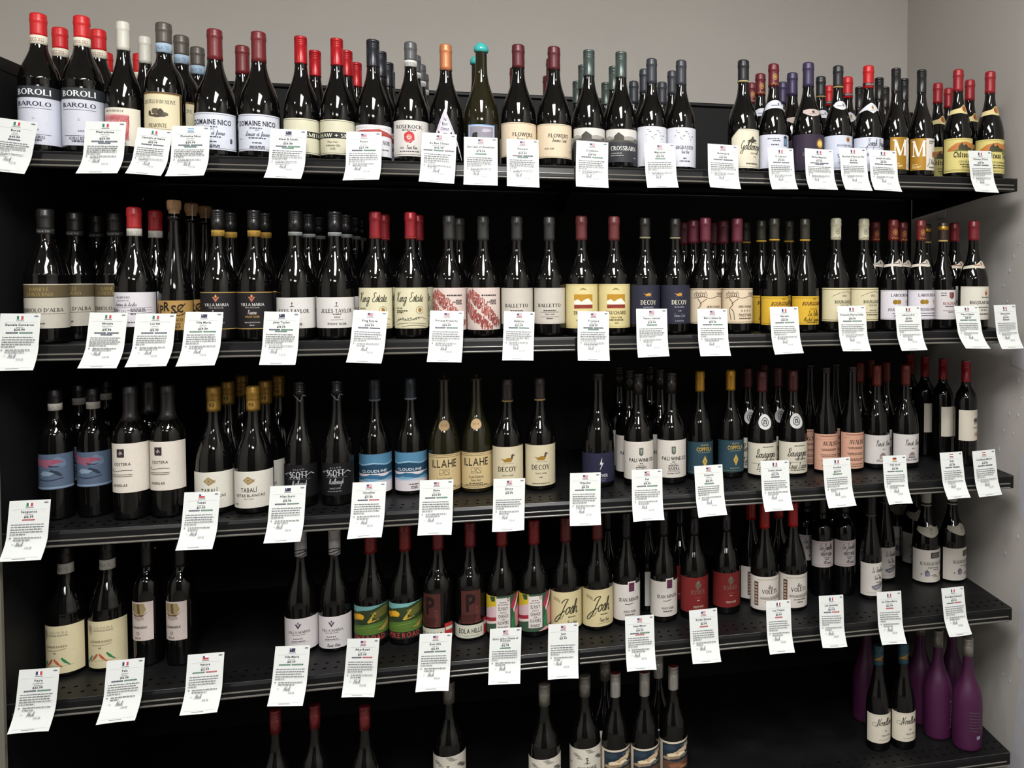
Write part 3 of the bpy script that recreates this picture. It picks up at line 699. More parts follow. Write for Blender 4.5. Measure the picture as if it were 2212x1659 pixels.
@lab
def climat(l):
    a = 1.25
    l.b.poly([(l.X(-a), l.Y(0)), (l.X(a), l.Y(0)), (l.X(0), l.Y(1))], paper('d6d0dc'))
    l.l([(-.06, .9), (-1.1, .03)], '9a93a6', .0004, False).l([(.06, .9), (1.1, .03)], '9a93a6', .0004, False)
    l.t('Au', 0, .77, .065, .2, '6a4f86', 'S').t('Bon', 0, .68, .065, .32, '6a4f86', 'S').t('Climat', 0, .59, .065, .5, '6a4f86', 'S').small(.52, .22, '7c6a90', h=.02)
    l.l([(-.22, .45), (-.1, .5), (0, .46), (.1, .5), (.22, .45)], '8c5a40', .0012).small(.3, .9, '7c6a90', h=.02).t('PINOT NOIR', 0, .2, .05, 1.0, '5a4474', 'S').small(.1, 1.5, '8c84a0', h=.014).small(.06, 1.7, '8c84a0', h=.014)
@lab
def lady(l):
    l.base('6f8fc4', .85).r(-.8, .04, .8, .96, 'dfe3ee').r(-.76, .06, .76, .94, '70707e').r(-.76, .55, .76, .94, '8c8894').p(hills(-.76, .76, .5, .05, 3) + [(.76, .06), (-.76, .06)], '3a3e4c')
    l.p(blob(-.4, .5, .22, .22, 9), '1c1e26').p(blob(-.35, .66, .14, .08, 10), '2a2c36').p(blob(.3, .8, .3, .06, 11), 'b4b0ba').r(-.85, .96, .85, 1.0, '7ea4d6').small(.15, .8, 'c8ccd8')
@lab
def flowers(l):
    l.base('d6c6ac', 1.5).frame('b39f80', .04, .0004, .03).t('FLOWERS', .2, .60, .105, 1.2, '4a4036', 'S').t('Sonoma Coast', .25, .47, .11, .85, '6f6252', 'c').t('PINOT NOIR', -.35, .24, .05, .55, '5a5044', 'S').e(1.05, .21, .07, '5c5246').e(1.05, .21, .045, 'd6c6ac')
@lab
def crossbarn(l):
    l.base('cdcbc6', 1.6).p(hills(-1.6, 1.6, .76, .03, 2) + [(1.6, .5), (-1.6, .5)], '9c9a94').p(hills(-1.6, 1.6, .68, .02, 5) + [(1.6, .5), (-1.6, .5)], '6f6d68')
    l.p([(-.55, .6), (-.55, .78), (-.25, .9), (.1, .78), (.1, .6)], '45443f').p([(-1.2, .6), (-.5, .68), (.3, .66), (1.3, .58), (1.3, .5), (-1.2, .5)], '4c4a45').p([(.8, .66), (1.0, .75), (1.2, .66)], '55534d')
    l.r(-1.6, 0, 1.6, .6, '34353a').t('CROSSBARN', .1, .35, .13, 1.8, 'd9d8d4', 'S').small(.25, .7, 'a9a8a6', -.4).small(.18, .85, 'a9a8a6', -.35).small(.12, .25, 'a9a8a6', .9)
@lab
def migration(l):
    l.base('cfd1da', 1.5)
    rnd = random.Random(8)
    for i in range(15):
        u = -.55 + i * .09; v = .8 + .09 * math.sin(i * .9) + rnd.uniform(-.04, .04); l.l([(u - .04, v + .015), (u, v), (u + .04, v + .02)], '4c505c', .0008, False)
    l.t('MIGRATION', .12, .45, .085, 1.3, '5b6070', 'S').t('Pinot Noir', .12, .34, .09, .55, '7a7f90', 'c').small(.2, .22, '7a7f90', .1).small(.13, .7, '868b9a', .1)
@lab
def goldeneye(l):
    l.b.poly([(l.X(-1.1), l.Y(0)), (l.X(1.15), l.Y(0)), (l.X(1.15), l.Y(1)), (l.X(-.55), l.Y(1)), (l.X(-1.1), l.Y(.78))], paper('d6d0bb')); l.ha = 1.1
    l.l([(-1.05, .03), (-1.05, .77), (-.53, .97), (1.1, .97), (1.1, .03), (-1.05, .03)], 'a99f80', .0004, False)
    l.p([(-.05, .69), (.35, .65), (.68, .7), (.6, .74), (.42, .75), (.4, .81), (.28, .8), (.24, .75)], '4a4840').hl(.65, -.05, .7, '4a4840').t('Goldeneye', .28, .47, .22, 1.5, '3c3a34', 'c').t('PINOT NOIR', .45, .36, .04, .5, '6a6656', 'S').t('2022', .5, .28, .03, .22, '6a6656').small(.1, .8, '7d7868', .3)
@lab
def lebreuil(l):
    l.base('cbcddb', 1.5).small(.86, .8, '7d8398', -.3).small(.8, .5, '5a6070', -.1).r(.42, .66, .74, .93, '3f5c7c').r(.47, .7, .69, .88, '6f8aa6').p([(.4, .93), (.58, .99), (.76, .93), (.58, .9)], '2c333c').small(.68, .5, '5a6070', -.2).t('Chorey', .1, .12, .3, 1.0, '454b60', 'c').small(.86, .3, '7d8398', 1.0).small(.4, .9, '7d8398', 0)
@lab
def gevrey(l):
    l.base('33293a', 1.7)
    for i in range(20):
        a = 6.283 * i / 20; r0, r1 = .21, .34 if i % 2 else .29
        l.p([(.45 + r0 * math.cos(a - .1), .74 + r0 * .52 * math.sin(a - .1)), (.45 + r1 * math.cos(a), .74 + r1 * .52 * math.sin(a)), (.45 + r0 * math.cos(a + .1), .74 + r0 * .52 * math.sin(a + .1))], 'c9a04e')
    l.e(.45, .74, .22, 'd8b25c').e(.45, .74, .11, 'e6cd86').t('GEVREY-CHAMBERTIN', .25, .4, .085, 1.9, '9c8468', 'S').t('NUITS', .1, .1, .07, .5, '9c8468', 'S').l([(-1.1, .2), (-1.1, .7)], '6d5a66', .0006, False).small(.3, .8, '7d6a70', .2)
@lab
def bouchard(l):
    l.base('c6ccdc', 1.6).p([(.2, .84), (.34, .8), (.48, .84), (.5, .93), (.34, .97), (.18, .93)], 'a98a4c').e(.34, .88, .09, '8c3a34').t('BOUCHARD PERE & FILS', .3, .68, .055, 1.5, '4a5266', 'S').small(.62, .5, '6a7286', .3)
    l.t('SAVIGNY', .1, .36, .1, 1.1, '333a4c', 'S').small(.28, .8, '6a7286', .1).t('2022', .1, .14, .05, .3, '4a5266').hl(.06, -1.4, 1.4, '8a8fa4').small(.2, .8, '8a8fa4', .1)
@lab
def drouhin(l):
    l.base('ccd0de', 1.6).t('Joseph Drouhin', .3, .74, .2, 1.65, '4a5068', 'c').hl(.7, -1.0, 1.4, '8a90a4').t('BOURGOGNE', .1, .44, .1, 1.2, '434a60', 'S').small(.36, .9, '6d748a', .1).t('2022', .1, .2, .06, .3, '434a60')
    l.r(-.95, .1, -.72, .6, 'b5bacb').small(.1, 1.0, '6d748a', .2)
    for i in range(6): l.r(-.9, .14 + i * .07, -.77, .18 + i * .07, '4a5068')
@lab
def mgold(l):
    l.base('d2cdc4', 1.4).r(-1.4, 0, -.05, 1.0, 'a37a2a', rough=.45, metal=.25).t('M', -.62, .43, .5, 1.15, 'e6e1d6', 'S')
    l.small(.1, .7, 'e0c890', -.8).small(.16, .5, 'e0c890', -.9).small(.06, .6, 'e0c890', -.85).small(.9, .6, '7c766c', .5).small(.84, .45, '7c766c', .42)
    for i in range(7): l.p(blob(.68 + .13 * math.cos(i * 2.1), .44 + .02 * i, .09, .05, i + 30), 'a8643c' if i % 2 else '8c4c34')
    l.t('J. Moreau', .55, .2, .14, .85, '6a645c', 'c').small(.08, .6, '8c867c', .5)
@lab
def thivin(l):
    l.base('d0c47c', 1.7).hl(.05, -1.6, 1.6, '6d5c30', .0007).hl(.085, -1.6, 1.6, '6d5c30', .0004).hl(.96, -1.6, 1.6, '7d6c38')
    l.p([(-1.3, .62), (-1.2, .7), (-.7, .84), (0, .9), (.5, .85), (.9, .93), (1.4, .88), (1.4, .66), (.4, .66), (-.5, .62)], 'b8743a').p([(-.9, .62), (-.4, .7), (.2, .68), (1.2, .72), (1.2, .62)], '6d7a3c')
    l.p([(-.5, .64), (-.5, .76), (-.3, .86), (-.2, .78), (.05, .82), (.2, .74), (.5, .72), (.5, .64)], '43402c').p([(-.3, .75), (-.24, .9), (-.18, .75)], '2f2c22').p([(.0, .75), (.05, .86), (.1, .75)], '2f2c22')
    l.t('Château Thivin', .2, .44, .17, 2.1, '332c1c', 'b', skew=.1).t('CÔTE DE BROUILLY', .2, .29, .05, 1.35, '4a4024', 'S').small(.22, 1.2, '6d6034', .2).small(.15, .9, '6d6034', .2)
@lab
def conterno(l):
    l.base('b9b4a8', 1.75).r(-1.75, .69, 1.75, .985, '5a4f38').hl(.985, -1.7, 1.7, 'cfc8b4').hl(.70, -1.7, 1.7, '40382a'); DARKEN[0] = False; l.t('DANIELE', .05, .84, .08, .9, '97844e', 'S').t('CONTERNO', .05, .73, .08, 1.25, '97844e', 'S'); DARKEN[0] = True
    l.t("NEBBIOLO D'ALBA", .05, .37, .085, 2.2, '7d786c', 'S').hl(.33, -1.2, 1.3, '938d80').small(.1, .6, '8c867a')
@lab
def frappato(l):
    l.base('cfccd2', 1.6).t('FRAPPATO', -.25, .82, .06, .75, '75747c', 'S').t('SOLE NOTTE', -.25, .74, .04, .65, '8a8890').t('Fattoria di Sicilia', -.15, .6, .10, 1.15, '5c5c68', 'c').hl(.56, -1.0, 1.2, '8c8c96')
    l.hl(.48, -1.2, 1.2, '8c8c96').hl(.40, -1.2, 1.2, '8c8c96').r(-.38, .38, .0, .52, 'd8d6da').l([(-.38, .38), (0, .38), (0, .52), (-.38, .52), (-.38, .38)], '6d6d78', .0004, False).t('395', -.19, .41, .08, .3, '55555f')
    for v in (.5, .44, .36): l.small(v, .6, '85858f', -.8).small(v, .7, '85858f', .5)
    l.small(.3, .3, '6d6d78', -.2).small(.12, 1.0, '85858f')
@lab
def lini(l):
    l.base('a3814a', 1.6).t('LI', -.95, .60, .30, .42, '2a2218', 'b').t('P', -.5, .55, .3, .35, '2a2218', 'b').t('R', -.15, .66, .30, .42, '2a2218', 'b').t('S', .25, .55, .3, .36, '2a2218', 'b').t('C', .6, .6, .28, .4, '2a2218', 'b')
    l.l([(-1.0, .58), (-.3, .52), (.3, .56), (.9, .9)], '2a2218', .0018).l([(.2, .5), (.6, .5), (1.0, .62)], '2a2218', .0014).t('LAMBRUSCO', .1, .3, .1, 1.3, '3c3020', 'S').small(.2, 1.2, '4c3c26').t('LABRUSCA', .1, .08, .08, 1.0, '3c3020', 'S')
@lab
def villab(l):
    l.base('1b191b', 1.7).r(-1.7, .965, 1.7, .99, 'a98a4a').r(-1.7, .01, 1.7, .035, 'a98a4a')
    l.p([(-.2, .86), (-.08, .86), (0, .8), (.08, .86), (.2, .86), (0, .72)], 'a8644c').p([(-.07, .88), (0, .83), (.07, .88), (0, .93)], 'c98a5a').t('VILLA MARIA', .02, .62, .075, 1.35, 'cfccc8', 'S').t('NEW ZEALAND', .02, .56, .035, .8, 'a9a6a2').t('Reserve', 0, .4, .11, .5, 'b9b4ac', 'c').t('PINOT NOIR', .02, .31, .05, .8, 'b08a48', 'S').t('MARLBOROUGH', .02, .17, .035, .85, 'b9b6b2').small(.1, .25, '9a9894')
@lab
def jules(l):
    l.base('cdcbc8', 1.55).e(0, .82, .045, '55534f').l([(0, .8), (0, .72)], '55534f', .001, False).hl(.71, -.1, .1, '55534f', .0008).t('JULES TAYLOR', .03, .5, .125, 1.75, '5c5a58', 'S').small(.44, .45, '86847f', .03)
    l.t('2022', .03, .33, .055, .32, '6d6b68').hl(.27, -.3, .35, '9a7a4a').t('PINOT NOIR', .03, .1, .07, 1.0, '6d675c', 'S')
@lab
def kinge(l):
    l.base('cfcaac', 1.45).frame('b8b08a', .03, .0003, .02).t('King Estate', -.05, .66, .22, 1.75, '4f4c3a', 'c').t('PINOT NOIR', -.7, .48, .035, .5, '5f5a44', 'b').small(.42, .8, '85805f', -.5).small(.38, .5, '85805f', -.65)
    l.e(.6, .45, .24, '6d7468').e(.6, .45, .21, 'cfcaac').p(blob(.6, .45, .12, .055, 6, 9, .3), '9a6a2c').l([(.6, .42), (.6, .38)], '9a6a2c', .0008, False)
    l.l([(-1.0, .15), (-.6, .22), (0, .2), (.5, .28), (1.1, .22)], '6d6a58').l([(-.9, .1), (0, .14), (1.1, .1)], '85806a').l([(-.5, .05), (.3, .08), (1.1, .04)], '85806a')
    for i in range(9): l.p(blob(-.75 + i * .16, .22 + .015 * (i % 3), .055, .02, i + 50), '6a6c5a')
@lab
def privp(l):
    l.base('cdbfb8', 1.45); rnd = random.Random(21)
    t = 0.0
    while t < 1:
        cu = -1.2 + 1.9 * t ** 1.15; cv = .85 - .78 * t; wv = .12 + .18 * math.sin(min(1, t * 1.4) * 3.0) * .6
        for k in range(-3, 4):
            if k == 0 and t > .2: continue
            u = cu + k * .15 + rnd.uniform(-.03, .03); v = cv + k * wv * .22 + rnd.uniform(-.02, .02)
            if not -1.35 < u < 1.3 or not .02 < v < .93: continue
            a = rnd.uniform(-.5, .5) + .6; du, dv = .09 * math.cos(a), .05 * math.sin(a) + .018
            l.p([(u - du, v - dv), (u + du * .2, v - dv * 1.2), (u + du, v + dv), (u - du * .4, v + dv * 1.2)], rnd.choice(['8c4542', '9e5a52', '7d3a3c', 'a86a60']))
        t += .045
    l.small(.81, .95, '6d5c5a', .35).small(.69, .4, '7d6c6a', .6).small(.65, .6, '7d6c6a', .5).small(.61, .4, '7d6c6a', .6)
@lab
def balletto(l):
    l.base('bfb9af', 1.55).frame('a8a298', .03, .0003, .02).t('BALLETTO', -.02, .47, .095, 1.55, '55514a', 'S').small(.36, .8, '8a857b').hl(.33, -.6, .6, '8a857b').t('PINOT NOIR', 0, .25, .035, .6, '6d685f', 'S').hl(.2, -.6, .6, '8a857b').small(.14, .4, '8a857b')
@lab
def truchard(l):
    l.base('cfc28e', 1.6).frame('b3a468', .04, .0004, .03).p([(-.22, .86), (-.1, .9), (.0, .92), (.12, .9), (.24, .86), (0, .88)], '8f824e').r(-.55, .45, .62, .77, 'b08428')
    l.p([(-.55, .62), (-.3, .66), (-.1, .6), (.1, .65), (.35, .68), (.5, .62), (.62, .58), (.62, .52), (-.55, .52)], 'e2dcd0').r(-.55, .45, .62, .535, '8c3a2c').p([(-.55, .47), (0, .52), (.62, .5), (.62, .49), (0, .5), (-.55, .46)], '6d2a22')
    l.t('TRUCHARD', .05, .31, .08, 1.35, '6d6238', 'S').t('PINOT NOIR', .05, .22, .04, .7, '5c5230', 'S').small(.17, .9, '85784a', .05).t('2022', .05, .1, .035, .22, '5c5230')
@lab
def decoyb(l):
    l.base('272838', 1.6); duck(l, .1, .76, .34, 'b8863c', '32323e'); l.t('DECOY', .12, .5, .115, 1.1, 'd2cdb8', 'S').small(.42, .7, '8a8a96', .12).small(.32, .2, '8a8a96', .12).t('Sonoma Coast', .12, .18, .09, .75, '8f8f9a', 'c').t('LIMITED', .12, .06, .035, .6, 'a3a3aa', 'S')
@lab
def merry(l):
    l.base('cfbfa6', 1.6).r(-1.6, .955, 1.6, .975, '8c7a66').r(-1.6, .03, 1.6, .045, '8c7a66')
    l.l([(-1.1, .72), (-.4, .76), (.1, .72), (.7, .78), (1.2, .74)], '6b4f42', .001)
    for i in range(6): l.l([(-1.0 + i * .14, .76), (-.93 + i * .14, .88 + .03 * (i % 2)), (-.82 + i * .14, .8), (-.9 + i * .14, .77)], '6b4f42', .0009)
    for i in range(5): l.l([(.55 + i * .12, .78), (.6 + i * .12, .88), (.7 + i * .12, .8)], '6b4f42', .0008)
    l.l([(-.75, .72), (-.5, .55), (-.72, .4), (-.62, .1)], '6b4f42', .0013).l([(-.62, .42), (-.45, .32), (-.4, .1)], '6b4f42', .0012).l([(-.6, .55), (-.3, .66), (-.15, .7)], '6b4f42', .001)
    l.t('MERRY EDWARDS', .35, .45, .06, 1.0, '5c4338', 'S').t('2 0 2 2', .35, .34, .05, .7, '7b6250').t('PINOT NOIR', .35, .2, .08, .95, '5c4338').small(.13, .9, '7b6250', .35)
@lab
def gervais(l):
    l.base('caa432', 1.5).frame('5c4a1c', .1, .0005, .06).t('BOURGOGNE', .2, .68, .13, 1.55, '5a2f1c', 'b', skew=.35).t('2022', .35, .88, .05, .3, '6a5220').t('PINOT NOIR', .3, .53, .04, .6, '6a5220', 'S').t('La Vallee', .3, .33, .17, .9, '5a4620', 'c').hl(.31, -.2, .9, '6a5220').t('Michel Gervais', .2, .12, .14, 1.3, '5a4620', 'c').small(.07, .9, '6a5220', .2)
@lab
def cotedor(l):
    l.base('c9c2a2', 1.5).frame('7d6c38', .08, .0012, .045).t('2022', .25, .74, .06, .35, '6d6446', 'S').l([(-.6, .75), (0, .86), (.6, .88), (1.1, .8)], '9a9068').t('BOURGOGNE', .25, .54, .09, 1.35, '463f2a', 'S').t("CÔTE-D'OR", .28, .45, .05, .7, '5c5438', 'S').t('PINOT NOIR', .3, .3, .045, .6, '5c5438', 'S').hl(.26, -.3, 1.0, '8a8058').small(.18, .9, '7d7450', .25)
@lab
def laboure(l):
    l.base('cfccd4', 1.5).frame('9a8a86', .04, .0004, .03).t('LABOURÉ-ROI', .25, .78, .1, 1.75, '4c4448', 'S').e(-.32, .6, .17, 'a8842c', rough=.35, metal=.6).e(-.05, .6, .17, 'b8943c', rough=.35, metal=.6).e(-.05, .6, .1, '8c6c24').e(-.32, .6, .1, '8c6c24')
    l.p([(.55, .6), (.62, .66), (.66, .7), (.7, .66), (.78, .6), (.7, .58), (.66, .5), (.62, .58)], 'b8843c').t('BOURGOGNE PINOT NOIR', .2, .3, .085, 2.0, '55506a', 'S').small(.2, 1.4, '7d7a8c', .2).small(.12, 1.2, '7d7a8c', .2)
@lab
def beaujd(l):
    l.base('cdc9c9', 1.5).p([(.0, .92), (.45, .92), (.45, .76), (.22, .68), (.0, .76)], '6d3a3c').p([(.05, .9), (.22, .9), (.22, .72), (.05, .78)], '8c5a50').small(.88, .4, '8a8488', -.45).small(.8, .4, '8a8488', -.45).t('BEAUJOLAIS', .12, .5, .09, 1.25, '8c3c3e', 'S').small(.43, .9, '6d5a5c', .1).hl(.3, -.5, .8, '9a9496').small(.24, .5, '8a8488', .15)
@lab
def bvill(l):
    l.base('cfccc0', 1.5).frame('a8a498', .03, .0003, .02).p([(.25, .84), (.5, .84), (.48, .76), (.375, .72), (.27, .76)], 'a8503c').p([(.3, .86), (.45, .86), (.375, .92)], 'b87a4c').small(.66, .7, '8a8678', .35).t('BEAUJOLAIS-VILLAGES', .2, .48, .09, 1.95, '3a3a3c', 'b').small(.36, .8, '7d7a6e', .2).small(.28, .5, '7d7a6e', .2).small(.16, .9, '5c5a52', .2)
@lab
def pinkblue(l):
    l.base('505f74', 1.6).p(blob(-1.1, .4, .4, .4, 3), '46566c').p(blob(.5, .75, .5, .15, 4), '617388').p(blob(-.8, .78, .4, .12, 12), '8a5468').p(blob(-.2, .76, .5, .12, 13), '8c5468').p([(.2, .86), (.55, .82), (.85, .76), (.5, .74), (.1, .72)], '8e4358').p([(-.1, .7), (.3, .66), (.7, .66), (.4, .62), (0, .64)], '2f3648')
    l.p([(.1, .56), (.5, .5), (.75, .38), (.6, .36), (.3, .44), (0, .5)], '27303f').l([(-.7, .3), (0, .26), (.8, .32)], '2f3a4c', .0016).p(blob(-.2, .45, .4, .07, 15), '7d90a4').r(-1.6, .02, 1.6, .07, '7a8da4')
@lab
def costera(l):
    l.base('cfc8be', 1.5).r(-.45, .72, .0, .89, '2c2728').l([(-.32, .8), (-.2, .83), (-.1, .78)], 'b8a8a6', .001).l([(-.3, .78), (-.2, .8), (-.12, .82)], 'b8a8a6', .001).l([(-.22, .76), (-.22, .86)], 'b8a8a6', .0008, False).t('COSTERA', -.15, .555, .06, 1.0, '6d675f')
    l.l([(-.85, .42), (-.75, .49), (-.68, .43), (-.5, .44), (0, .46), (.4, .45)], '8f887e', .0008).hl(.37, -.9, .4, '9a938a', .0008).hl(.335, -.9, .4, '9a938a', .0008).t('ARGIOLAS', -.3, .13, .05, .9, '7d766c', 'b')
@lab
def tabali(l):
    l.base('cdcac0', 1.55).p([(-.28, .76), (-.02, .87), (.28, .77), (.34, .79), (.32, .72), (0, .63)], '93805c').p([(-.16, .755), (-.02, .82), (.16, .755), (0, .69)], 'b09c74').p([(-.08, .755), (0, .79), (.08, .755), (0, .72)], '7d6a48').t('TABALÍ', .02, .44, .12, .85, '4c4842').t('VETAS BLANCAS', .05, .31, .075, 1.6, '5c5852').t('PINOT NOIR', .02, .24, .025, .5, '7d7a72').small(.1, .3, '9a968c', -.7)
@lab
def scott(l):
    l.base('0d0c0e', 1.6).t('A L L A N', .05, .84, .05, .7, '9a9aa0').t('SCOTT', .05, .6, .2, 1.15, 'b9b9bf', 'S').l([(-.95, .7), (-.6, .76), (-.2, .68), (.1, .55), (.15, .72), (.5, .66), (.8, .74), (1.1, .68)], '9c9ca4', .0012).l([(-.85, .74), (-.7, .68)], '9c9ca4', .001, False).l([(.85, .76), (.95, .7)], '9c9ca4', .001, False).hl(.56, -.6, .8, '77777d').t('Marlborough', .1, .36, .16, .9, 'a9a9b0', 'c').t('PINOT NOIR', .05, .2, .05, .7, '9a9aa2').small(.12, .9, '6d6d75')
@lab
def cloudline(l):
    l.base('cfc8cc', 1.6).r(-1.6, .68, 1.6, 1.0, '4f7f9e').p([(-1.6, .74)] + hills(-1.5, 1.5, .72, .02, 4) + [(1.6, .72), (1.6, .5), (-1.6, .5)], '1f4058').p([(-1.6, .78)] + hills(-1.5, 1.5, .76, .02, 4) + [(1.6, .76), (1.6, .72)] + hills(1.5, -1.5, .73, .015, 4) + [(-1.6, .74)], '8fb2c6')
    l.p([(-1.6, .5)] + hills(-1.5, 1.5, .46, .03, 7) + [(1.6, .48), (1.6, .3), (-1.6, .3)], '336284').p([(-1.6, .36)] + hills(-1.5, 1.5, .36, .02, 9) + [(1.6, .36), (1.6, .28), (-1.6, .28)], '6f9ab4').r(-1.6, 0, 1.6, .3, 'cfc8cc').p([(-1.6, .32)] + hills(-1.5, 1.5, .31, .015, 2) + [(1.6, .31), (1.6, .27), (-1.6, .27)], 'b0bac6')
    l.t('CLOUDLINE', .02, .53, .07, 1.65, 'd3dce4').small(.16, .6, '6d6a72', .3).small(.1, .4, '8a868e', .35).small(.06, .4, '8a868e', .35)
@lab
def illahe(l):
    l.base('c3ae82', 1.5).hl(.965, -1.45, 1.45, '6d5c3a').hl(.92, -1.45, 1.45, '6d5c3a').hl(.08, -1.45, 1.45, '6d5c3a').hl(.04, -1.45, 1.45, '6d5c3a').t('ILLAHE', -.02, .64, .22, 1.7, '4f4632').l([(-.3, .44), (.32, .44), (.32, .58), (-.3, .58), (-.3, .44)], '4f4632', .0007, False).l([(-.28, .47), (-.05, .5), (.05, .56), (.2, .52), (.3, .46)], '5c523c').l([(-.1, .57), (0, .5), (.1, .45)], '5c523c')
    l.t('Cuvée Elisabeth', .0, .3, .07, .95, '6d6044', 'S').t('Pinot Noir', 0, .21, .06, .65, '6d6044').small(.14, .9, '857650').small(.1, 1.5, '857650', 0, .02)
@lab
def decoyw(l):
    l.base('c9bfa2', 1.55); duck(l, .02, .68, .5, '96702c', '4a4438'); l.t('DECOY', -.02, .40, .12, 1.25, '4a463a', 'S').t('PINOT NOIR', .0, .29, .035, .75, '77705c', 'S').small(.2, .2, '8c846e').small(.05, 1.2, 'a09880', 0, .02)
@lab
def weather(l):
    l.base('23243a', 1.6).p([(.16, .86), (.02, .62), (.13, .63), (.02, .42), (.26, .68), (.15, .67)], 'c9c9c6').t('WEATHER', .0, .2, .1, 1.1, 'b4b4bc', 'b').small(.12, .9, '6d6d84').small(.06, .7, '6d6d84')
@lab
def pali(l):
    l.base('cbc5bd', 1.55).p([(-.12, .84), (.16, .84), (.16, .66), (.02, .62), (-.12, .66)], '565e54').p([(-.06, .8), (.1, .8), (.06, .68), (0, .68)], '8a9486').t('PALI WINE CO', .1, .47, .095, 1.85, '45382f', 'b').small(.41, .2, '6d5c50', .02).t('Pinot Noir', .02, .35, .045, .45, '6d5c50').small(.31, .7, '6d5c50', .02).t('RIVIERA', .04, .2, .09, .75, '54473e', 'S').hl(.17, -.4, .5, '6d5c50').t('SONOMA COUNTY', .04, .1, .04, .9, '5c4f46')
@lab
def coppola(l):
    l.base('27404c', 1.55).t('FRANCIS', .15, .88, .05, .6, 'a89a5c', 'S').t('COPPOLA', .15, .72, .12, 1.3, 'b8983c', 'b').small(.66, 1.0, '6f7d6c', .15).p([(.15, .58), (.36, .4), (.15, .2), (-.06, .4)], 'a88c3c').p([(.15, .53), (.3, .4), (.15, .26), (0, .4)], 'c0a45a').p([(.15, .46), (.22, .4), (.15, .33), (.08, .4)], '8a7434').small(.12, .8, '7f8a78', .1).hl(.06, -1.3, 1.3, '8a8a5c')
@lab
def latour(l):
    l.base('c9c4b4', 1.5).small(.87, .8, '8a8678', .2).t('Bourgogne', .05, .55, .25, 1.45, '4f4b40', 'c').t('PINOT NOIR', .25, .43, .06, .85, '5c584c', 'S', skew=.2).hl(.36, -1.0, 1.2, '9a9686').t('Louis Latour', .1, .16, .2, 1.4, '57534a', 'c').small(.1, 1.1, '85816f', .1)
@lab
def avaline(l):
    l.base('c99c86', 1.5).small(.93, 1.8, '8c5c4c').t('AVALINE', .1, .68, .125, 1.45, '3f2a26', 'S').hl(.86, -1.2, 1.2, 'a87864')
    for v, w_ in ((.58, 1.4), (.55, 1.2), (.42, 1.5), (.38, 1.3), (.26, 1.4), (.22, 1.0), (.12, 1.3), (.06, 1.1)): l.small(v, w_, '85584a', -.05, .018)
@lab
def wolf(l):
    l.base('c9c5c2', 1.55).t('Pinot Noir', .15, .62, .2, 1.35, '5c5a5c', 'c').small(.5, .25, '85838a', .15).p([(-.2, .2), (-.2, .3), (-.1, .36), (.05, .4), (.2, .36), (.3, .3), (.3, .2)], '85766f').hl(.2, -.25, .35, '6d5f58', .0008)
    for i in range(4): l.r(-.14 + i * .11, .21, -.08 + i * .11, .29, 'b8aea8')
    l.t('VILLA WOLF', .05, .09, .07, 1.0, '6d6468', 'S')
@lab
def lamb(l):
    l.base('c6bfb0', 1.25).p([(.1, .68), (.3, .74), (.62, .72), (.78, .78), (.72, .66), (.68, .6), (.2, .6)], '4f4a44').hl(.55, .12, .76, '4f4a44')
    for u in (.2, .3, .58, .66): l.l([(u, .62), (u, .54)], '4f4a44', .0009, False)
    l.t('ZWEIGELT', .4, .4, .05, .7, 'a09a8e').t('Rebell', .45, .16, .1, .6, '96443c', 'c')
@lab
def birds(l):
    l.base('cdc3a0', 1.55); DARKEN[0] = False;  l.p(blob(-.62, .82, .2, .12, 3), 'b0a48a').p(blob(-.62, .84, .12, .07, 4), '8f866f').t('G.D.VAJRA', .15, .84, .05, 1.0, 'a39a80', 'b').small(.79, 1.0, '9a917a', .15).t('LANGHE ROSSO', 0, .55, .045, 1.2, '85795c', 'b').l([(-.55, .5), (0, .49), (.55, .52)], '9a8f70', .001).small(.42, .2, '8f866a')
    for u, v, c, s in ((-.62, .2, '3c7d5c', 1), (-.3, .24, 'a85a3a', 1), (.08, .24, 'b85434', -1), (.46, .26, '2c7a48', -1)):
        body = [(.13 * math.cos(6.283 * i / 12), .036 * math.sin(6.283 * i / 12)) for i in range(12)]
        l.p([(u + s * a, v + b + .32 * a) for a, b in body], c).e(u + .11 * s, v + .055, .055, c).p([(u - .08 * s, v - .01), (u - .06 * s, v - .045), (u - .26 * s, v - .11), (u - .28 * s, v - .085)], c)
    l.hl(.17, -1.0, .9, 'b8ad8c')
@lab
def pala(l):
    l.base('c2b6b0', .92).p([(-.6, .96), (.3, .96), (.45, .8), (.3, .7), (0, .66), (-.4, .7), (-.7, .8)], '93835a').p([(-.2, .95), (.0, .95), (.05, .7), (-.15, .7)], '5c4a3a').p([(-.65, .72), (-.2, .66), (.3, .68), (.6, .76), (.2, .62), (-.4, .62)], '6b4a3c').p(blob(-.1, .58, .5, .06, 8), 'a3958c').t('CARMENERE', -.1, .32, .055, 1.2, '85796f', 'b').e(-.15, .19, .12, '6b5f58').e(-.15, .19, .08, 'b8aca6').t('PALA', -.15, .05, .05, .45, '54493f')
@lab
def villaw(l):
    l.base('cbc7c8', 1.55).p([(-.2, .83), (-.08, .83), (0, .75), (.08, .83), (.2, .83), (0, .67)], '4c4454').p([(-.06, .86), (0, .8), (.06, .86), (0, .9)], '6d5a78').t('VILLA MARIA', .02, .54, .075, 1.35, '8a8088', 'S').t('NEW ZEALAND', .02, .48, .035, .8, '8a8088').small(.36, .6, '9a9098').hl(.25, -.5, .6, 'a8a0a6').small(.28, .8, '9a9098').t('Pinot Noir', .1, .06, .1, .8, '6d6470', 'c')
